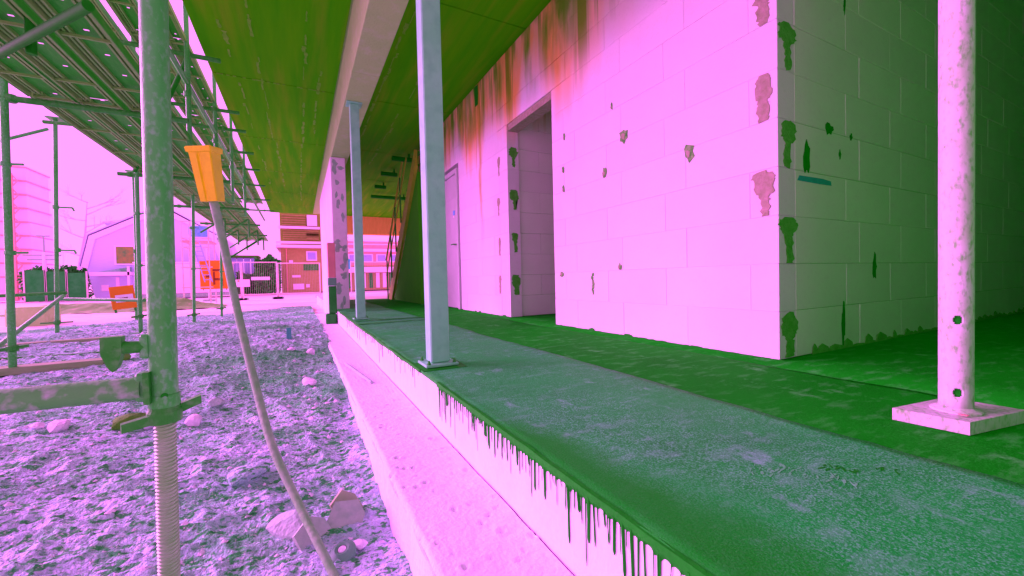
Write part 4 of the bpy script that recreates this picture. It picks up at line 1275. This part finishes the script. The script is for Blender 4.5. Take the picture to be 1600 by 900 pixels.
# street pole with cross arms
lp = thing('utility_pole', 'white utility pole with small cross arms in front of the hedge', 'utility pole', (-15.4, 39, GZ))
m = MB(); m.tube((-15.35, 39, GZ), (-15.3, 39, 3.0), .11, 8); m.build('pole', M_WHITE, lp)
m = MB(); m.tube((-15.3, 39, 3.0), (-15.3, 39, 4.1), .05, 6); m.build('pole_top', M_STONE2, lp)
for z, w in ((2.75, 1.0), (2.45, .8), (4.05, .35)):
    m = MB(); m.box((-15.3 - w, 38.92, z), (-15.3 + w * .8, 39.08, z + .09)); m.build('cross_arm', M_STONE2, lp)
# bare tree
tree = thing('bare_tree', 'leafless pale tree between the tower block and the lilac house', 'tree', (-15.6, 46, GZ))
m = MB(); m.path([(-16.2, 46, GZ), (-16.0, 46, 2.5), (-15.6, 46, 5.0), (-15.4, 46, 7.6)], [.16, .12, .07, .02], 6); m.build('trunk', M_TWIG, tree)
m = MB(); rr = random.Random(5)
def branch(p, d, L, r_, lv):
    q = p + d * L
    m.path([p, p + d * L * .5 + Vector((0, 0, -.03 * L)), q], [r_, r_ * .7, r_ * .4], 4, False)
    if lv:
        for _ in range(3):
            t = rr.uniform(.35, 1)
            nd = (d + Vector((rr.uniform(-.7, .7), rr.uniform(-.4, .4), rr.uniform(-.25, .55)))).normalized()
            branch(p + d * L * t, nd, L * rr.uniform(.45, .75), r_ * .55, lv - 1)
for k in range(13):
    t = .25 + k / 15
    z = GZ + t * 7.5
    s_ = 1 if k % 3 else -1
    branch(Vector((-15.9 + t * .5, 46, z)), Vector((s_ * rr.uniform(.6, 1), rr.uniform(-.5, .5), rr.uniform(.15, .6))).normalized(), rr.uniform(1.4, 2.8) * (1.15 - t * .5), .045, 3)
m.build('branches', M_TWIG, tree)


def hedge(name, x0, x1, y0, y1, z0, z1, n, s_, label, m_=None, cat='hedge', seed=3):
    r_ = random.Random(seed); t = thing(name, label, cat, ((x0 + x1) / 2, (y0 + y1) / 2, z0))
    q = MB()
    for _ in range(n):
        x = r_.uniform(x0, x1); y = r_.uniform(y0, y1)
        top = z1 * (1 - .16 * abs(math.sin(x * 2.3 + seed)) - .1 * r_.random())
        z = z0 + (top - z0) * r_.random() ** .7
        c = Vector((x, y, z)); a = Vector((r_.uniform(-1, 1), r_.uniform(-1, 1), r_.uniform(-1, 1))).normalized(); b = a.cross(Vector((r_.uniform(-1, 1), r_.uniform(-1, 1), r_.uniform(-1, 1)))).normalized()
        k = s_ * r_.uniform(.5, 1.3)
        q.add([c - a * k, c + b * k * .5, c + a * k, c - b * k * .5], [(0, 1, 2, 3)])
    q.build('foliage', m_ or M_HEDGE, t)
    q = MB()
    for k in range(7):
        x = x0 + (x1 - x0) * (k + .5) / 7
        q.tube((x, (y0 + y1) / 2, z0), (x + r_.uniform(-.2, .2), (y0 + y1) / 2, z0 + (z1 - z0) * .8), .06, 5)
    q.build('stems', M_BROWN, t)
hedge('hedge', -17.2, -13.9, 40.5, 42.0, GZ, 2.3, 2600, .16, 'dark green hedge behind the green mesh screens', seed=3)
hedge('hedge', -3.2, -1.5, 38.5, 40.0, GZ, 3.0, 6000, .17, 'dense dark hedge beside the brick building', seed=5)
hedge('hedge', -4.6, -3.3, 39.5, 40.5, GZ, 1.6, 1200, .15, 'low dark bush behind the white board sign', cat='bush', seed=7)


def panel(x0, x1, y, z0, z1, label, m_, mesh_m, nb, group=None, name='fence_panel'):
    t = thing(name, label, 'fence', (x0, y, z0), group=group)
    for x in (x0, x1):
        q = MB(); q.tube((x, y, z0), (x, y, z1), .03, 8); q.build('upright', m_, t)
    for z in (z0 + .18, z1 - .02):
        q = MB(); q.tube((x0, y, z), (x1, y, z), .025, 8); q.build('rail', m_, t)
    q = MB()
    for k in range(1, nb):
        x = x0 + (x1 - x0) * k / nb; q.box((x - .0025, y - .0025, z0 + .18), (x + .0025, y + .0025, z1 - .02))
    q.build('mesh_wires', mesh_m, t, kind='stuff')
    for x in (x0, x1):
        q = MB(); q.cbox((x - .25, y - .12, z0 - .1), (x + .25, y + .12, z0 + .03), .02); q.build('foot_block', M_STONE2, t)
    return t
panel(-1.0, .95, 24, -.22, 1.55, 'pale mesh fence panel in front of the brick building', M_GALVP, M_GALVP, 26, 'mesh fence panels')
panel(-2.55, -1.05, 24, -.22, 1.6, 'pale mesh fence panel in front of the dense hedge', M_GALVP, M_GALVP, 18, 'mesh fence panels')
panel(-3.9, -2.6, 24, -.22, 1.6, 'pale mesh fence panel in front of the blue-grey glazing', M_GALVP, M_GALVP, 14, 'mesh fence panels')
for i, x in enumerate((-15.9, -14.9, -13.9)):
    t = thing('site_screen', ['dark green mesh screen nearest the banded tower block', 'dark green mesh screen between the white pole and the slim upright', 'dark green mesh screen beside the lilac house wall'][i], 'fence', (x, 38, GZ), group='green screens at far left')
    q = MB(); q.box((x + .04, 38, GZ), (x + .94, 38.03, 1.75 - .1 * i)); q.build('screen_sheet', M_HEDGE2, t)
    for xx in (x, x + .98):
        q = MB(); q.box((xx - .035, 37.95, GZ), (xx + .035, 38.05, 1.85 - .1 * i)); q.build('screen_post', M_GALVP, t)
# blue-grey glazed shed
sh = thing('glazed_shed', 'low shed with streaky blue-grey glazing behind the fence', 'shed', (-4, 41, GZ))
q = MB(); q.box((-5.2, 41, GZ), (-3.2, 43, .8)); q.build('shed_wall', M_HEDGE2, sh)
for k in range(4):
    x = -5.15 + k * .49
    q = MB(); q.box((x, 40.95, .82), (x + .45, 41.0, 2.75)); q.build('pane', M_BLUEG, sh)
q = MB(); q.box((-5.3, 40.8, 2.78), (-3.1, 43.2, 2.95)); q.build('shed_roof', M_BROWN, sh)
# boards and signs
t = thing('site_board', 'white board sign low on the fence beside the hedge', 'sign', (-3.7, 23.5, .4))
q = MB(); q.cbox((-2.78, 23.6, .36), (-2.2, 23.65, .72), .01); q.build('board', M_PALEB, t)
q = MB(); q.box((-2.7, 23.585, .62), (-2.62, 23.598, .68)); q.build('printed_mark', M_ORANGE, t)
q = MB(); q.box((-2.5, 23.65, -.25), (-2.46, 23.69, .4)); q.build('leg', M_GALVP, t)
t = thing('white_plank', 'long white plank fixed along the fence in front of the hedge', 'plank', (-2.2, 23.8, .7))
q = MB(); q.cbox((-2.15, 23.8, .68), (-1.35, 23.86, .84), .01); q.build('plank_body', M_WHITE, t)
q = MB(); q.box((-1.75, 23.862, .7), (-1.71, 23.97, .82)); q.build('bracket', M_GALVP, t)
# orange warning boards
def board(name, label, loc, w, h, rz, rows):
    t = thing(name, label, 'sign', loc)
    q = MB(); q.cbox((-w / 2, -.01, 0), (w / 2, .01, h), .006); o_ = q.build('board', M_ORANGE, t); o_.matrix_parent_inverse = Matrix()
    for (x0, x1, z0, z1, mm) in rows:
        q = MB(); q.box((x0 * w, -.016, z0 * h), (x1 * w, -.011, z1 * h)); o2 = q.build('printed_panel', mm, t); o2.matrix_parent_inverse = Matrix()
    for s_ in (-1, 1):
        q = MB(); q.box((s_ * w * .4 - .012, .012, -.05), (s_ * w * .4 + .012, .04, h * .5)); o2 = q.build('bracket', M_TUBED, t); o2.matrix_parent_inverse = Matrix()
    t.rotation_euler = (0, R(-6) if rz else 0, rz)
    return t
board('warning_sign', 'tilted orange sign with a white panel hung on a guard tube', (-2.32, 8.0, .14), .27, .34, R(8), [(-.3, .42, .3, .62, M_WHITE), (-.2, .2, .45, .5, M_SIGNTXT), (-.2, .3, .38, .41, M_SIGNTXT)])
board('warning_sign', 'red-orange sign with dark pictogram behind the leaning rod', (-3.05, 20, .32), .95, 1.15, 0, [(-.06, .28, .62, .70, M_SIGNTXT), (-.05, .02, .15, .6, M_SIGNTXT), (.0, .3, .3, .38, M_SIGNTXT), (.22, .3, .1, .34, M_SIGNTXT), (-.3, -.12, .4, .5, M_SIGNTXT)])
# small tower scaffold with blue sheet
ts = thing('access_tower', 'small pale access tower with a blue sheet and ladder behind the rod', 'scaffolding', (-4, 20, GZ))
for (x, y) in ((-4.05, 20), (-3.2, 20), (-4.05, 21.2), (-3.2, 21.2), (-3.78, 20.0)):
    q = MB(); q.tube((x, y, GZ), (x, y, 3.0), .026, 6); q.build('standard', M_GALVP, ts)
for z in (.4, 1.2, 2.0, 2.35, 3.0):
    q = MB(); q.tube((-4.1, 20, z), (-3.1, 20, z), .026, 6); q.tube((-4.05, 20, z), (-4.05, 21.2, z), .026, 6); q.build('ledger', M_GALVP, ts)
q = MB(); q.cbox((-3.85, 20.1, 2.42), (-3.2, 20.14, 2.85), .01); q.build('blue_sheet', M_BLUE, ts)
q = MB(); q.cbox((-4.1, 20, 2.2), (-3.1, 21.2, 2.26), .01); q.build('deck_board', M_BANDO, ts)
q = MB(); q.tube((-3.72, 19.9, 2.2), (-3.3, 19.6, .6), .02, 6); q.tube((-3.48, 19.9, 2.2), (-3.06, 19.6, .6), .02, 6)
for k in range(9):
    f_ = k / 8.5; q.tube((-3.72 + .42 * f_, 19.9 - .3 * f_, 2.2 - 1.6 * f_), (-3.48 + .42 * f_, 19.9 - .3 * f_, 2.2 - 1.6 * f_), .014, 5)
q.build('ladder', M_BLUEG, ts)
# brick building beyond the ceiling end
bb = thing('brick_building', 'red brick building with brown louvred balconies beyond the ceiling end', 'building', (1, 40, GZ))
q = MB(); q.box((-1.4, 40, GZ), (3.2, 46, 3.55)); q.build('wall', M_BRICKW, bb)
q = MB(); q.box((-1.7, 39.2, 3.55), (3.3, 46, 3.78)); q.build('floor_edge', M_PALEB, bb)
q = MB(); q.box((-1.7, 39.2, 3.9), (3.3, 39.5, 4.08)); q.build('floor_edge', M_PALEB, bb)
q = MB(); q.box((-1.4, 40.3, 3.782), (3.2, 46, 7.5)); q.build('upper_wall', M_LOUVRE, bb)
for (x0, x1, z0, z1) in ((-1.25, .6, 5.55, 6.5), (-1.2, 1.6, 4.35, 5.2), (.62, 1.6, 4.4, 5.15)):
    for k in range(9):
        z = z0 + (z1 - z0) * k / 9
        q = MB(); q.box((x0, 40.14, z), (x1, 40.29, z + (z1 - z0) / 9 * .6)); q.build('louvre', M_LOUVRE if k % 2 else M_BRICKW, bb)
q = MB(); q.box((-1.5, 39.9, 5.25), (1.7, 40.12, 5.45)); q.build('sill_band', M_PALEB, bb)
q = MB(); q.box((.7, 40.05, 5.55), (1.5, 40.14, 6.5)); q.build('white_panel', M_PALEB, bb)
window(bb, .55, 1.4, 2.45, 3.3, 40, M_BLUEG)
q = MB(); q.box((.3, 39.94, 1.6), (1.5, 39.99, 2.15)); q.build('dark_window', M_HEDGE, bb)
q = MB(); q.box((-1.0, 39.9, GZ), (-.95, 39.95, 3.5)); q.build('downpipe', M_BANDO, bb)
for (x0, x1, z0, z1) in ((-.6, .05, 1.0, 1.2), (-.55, .3, -.05, .45), (.45, .75, .1, .4), (-.8, -.5, 2.2, 2.5)):
    q = MB(); q.box((x0, 39.93, z0), (x1, 39.98, z1)); q.build('notice', M_PALEB, bb)
# shop building seen between the posts
sb = thing('shop_building', 'far pink-orange building with a white fascia seen between the posts', 'building', (6, 38, GZ))
q = MB(); q.box((3.6, 40, GZ), (14, 46, 2.0)); q.build('wall', M_BRICKW, sb)
q = MB(); q.box((3.5, 39.4, 1.35), (14, 39.9, 1.85)); q.build('fascia', M_PALEB, sb)
q = MB(); q.box((3.5, 40.2, 2.003), (14, 46, 4.3)); q.build('upper_wall', M_BANDO, sb)
for k in range(6):
    x = 4.0 + k * 1.25
    window(sb, x, x + .95, 2.3, 3.1, 40.2, M_BLUEG)
for k in range(7):
    x = 3.9 + k * .62
    q = MB(); q.box((x, 39.9, GZ + .2), (x + .32, 39.99, 1.3)); q.build('shopfront_pane', M_PALEB if k % 3 else M_HEDGE2, sb)
for z in (3.95, 4.25):
    q = MB(); q.tube((3.5, 39.5, z), (14, 39.5, z), .05, 6); q.build('balcony_rail', M_PALEB, sb)
q = MB(); q.box((3.4, 39.6, 3.3), (14, 40.19, 3.55)); q.build('balcony_slab', M_PALEB, sb)
t = thing('bright_board', 'small cyan board on a post beyond the pier', 'sign', (1.6, 17, .2))
q = MB(); q.cbox((1.66, 18.0, 1.0), (1.86, 18.04, 1.42), .01); q.build('board', M_CYAN, t)
q = MB(); q.tube((1.76, 18.06, -.3), (1.76, 18.06, 1.7), .03, 8); q.build('sign_post', M_GALVP, t)
q = MB(); q.lathe([(.02, 0), (.12, .03), (.14, .12), (.08, .2), (.01, .23)], 10, (1.76, 18.06, 1.7)); q.build('lamp_head', M_WHITE, t)
panel(2.3, 4.6, 22, -.25, 1.5, 'pale mesh fence panel seen past the farther square post', M_GALVP, M_GALVP, 26, 'mesh fence panels')
# end face of the canopy beyond
fa = thing('canopy_fascia', 'orange fascia closing the far end of the ceiling', 'fascia', (1.5, 17.2, 2.6))
q = MB(); q.cbox((.9, 17.02, 2.35), (6, 17.3, 3.3), .01); q.build('fascia_panel', M_FASC, fa)
# concrete block and earth bank at left
cb = MB(); cb.cbox((-5.33, 12, -.45), (-4.72, 12.6, .10), .03); cb.build('concrete_block', M_BEAMC, None, label='squat concrete block on the sandy track in front of the green screens', cat='concrete block')
xs3 = np.linspace(-8.5, -2.5, 90); ys3 = np.linspace(17.5, 20.5, 40)
X3, Y3 = np.meshgrid(xs3, ys3)
Z3 = -.36 + .34 * np.exp(-((Y3 - 19) / .7) ** 2) * np.clip((X3 + 8.5) * .8, 0, 1) * np.clip((-2.5 - X3) * .6, 0, 1) * (.7 + .6 * vnoise(X3, Y3, 1.6, 81)) + .05 * vnoise(X3, Y3, 5, 82)
grid_mesh('earth_bank', xs3, ys3, Z3, M_EARTH, kind='structure')
# unseen walls added to darken the covered bay and bounce green light
ew = thing('block_wall', 'added unseen end wall that shades the covered bay', 'wall', (9, 0, 0))
q = MB(); q.box((9.0, -.553, -.003), (9.15, 1.18, ZC - .01)); q.build('shade_wall_face', M_BOUNCEW, ew)
ew = thing('block_wall', 'added unseen side wall that shades the covered bay, facing the return wall', 'wall', (5, -.9, 0))
q = MB(); q.box((.6, -.7, -.003), (9.15, -.555, ZC - .01)); q.build('shade_wall_face', M_BOUNCEW, ew)
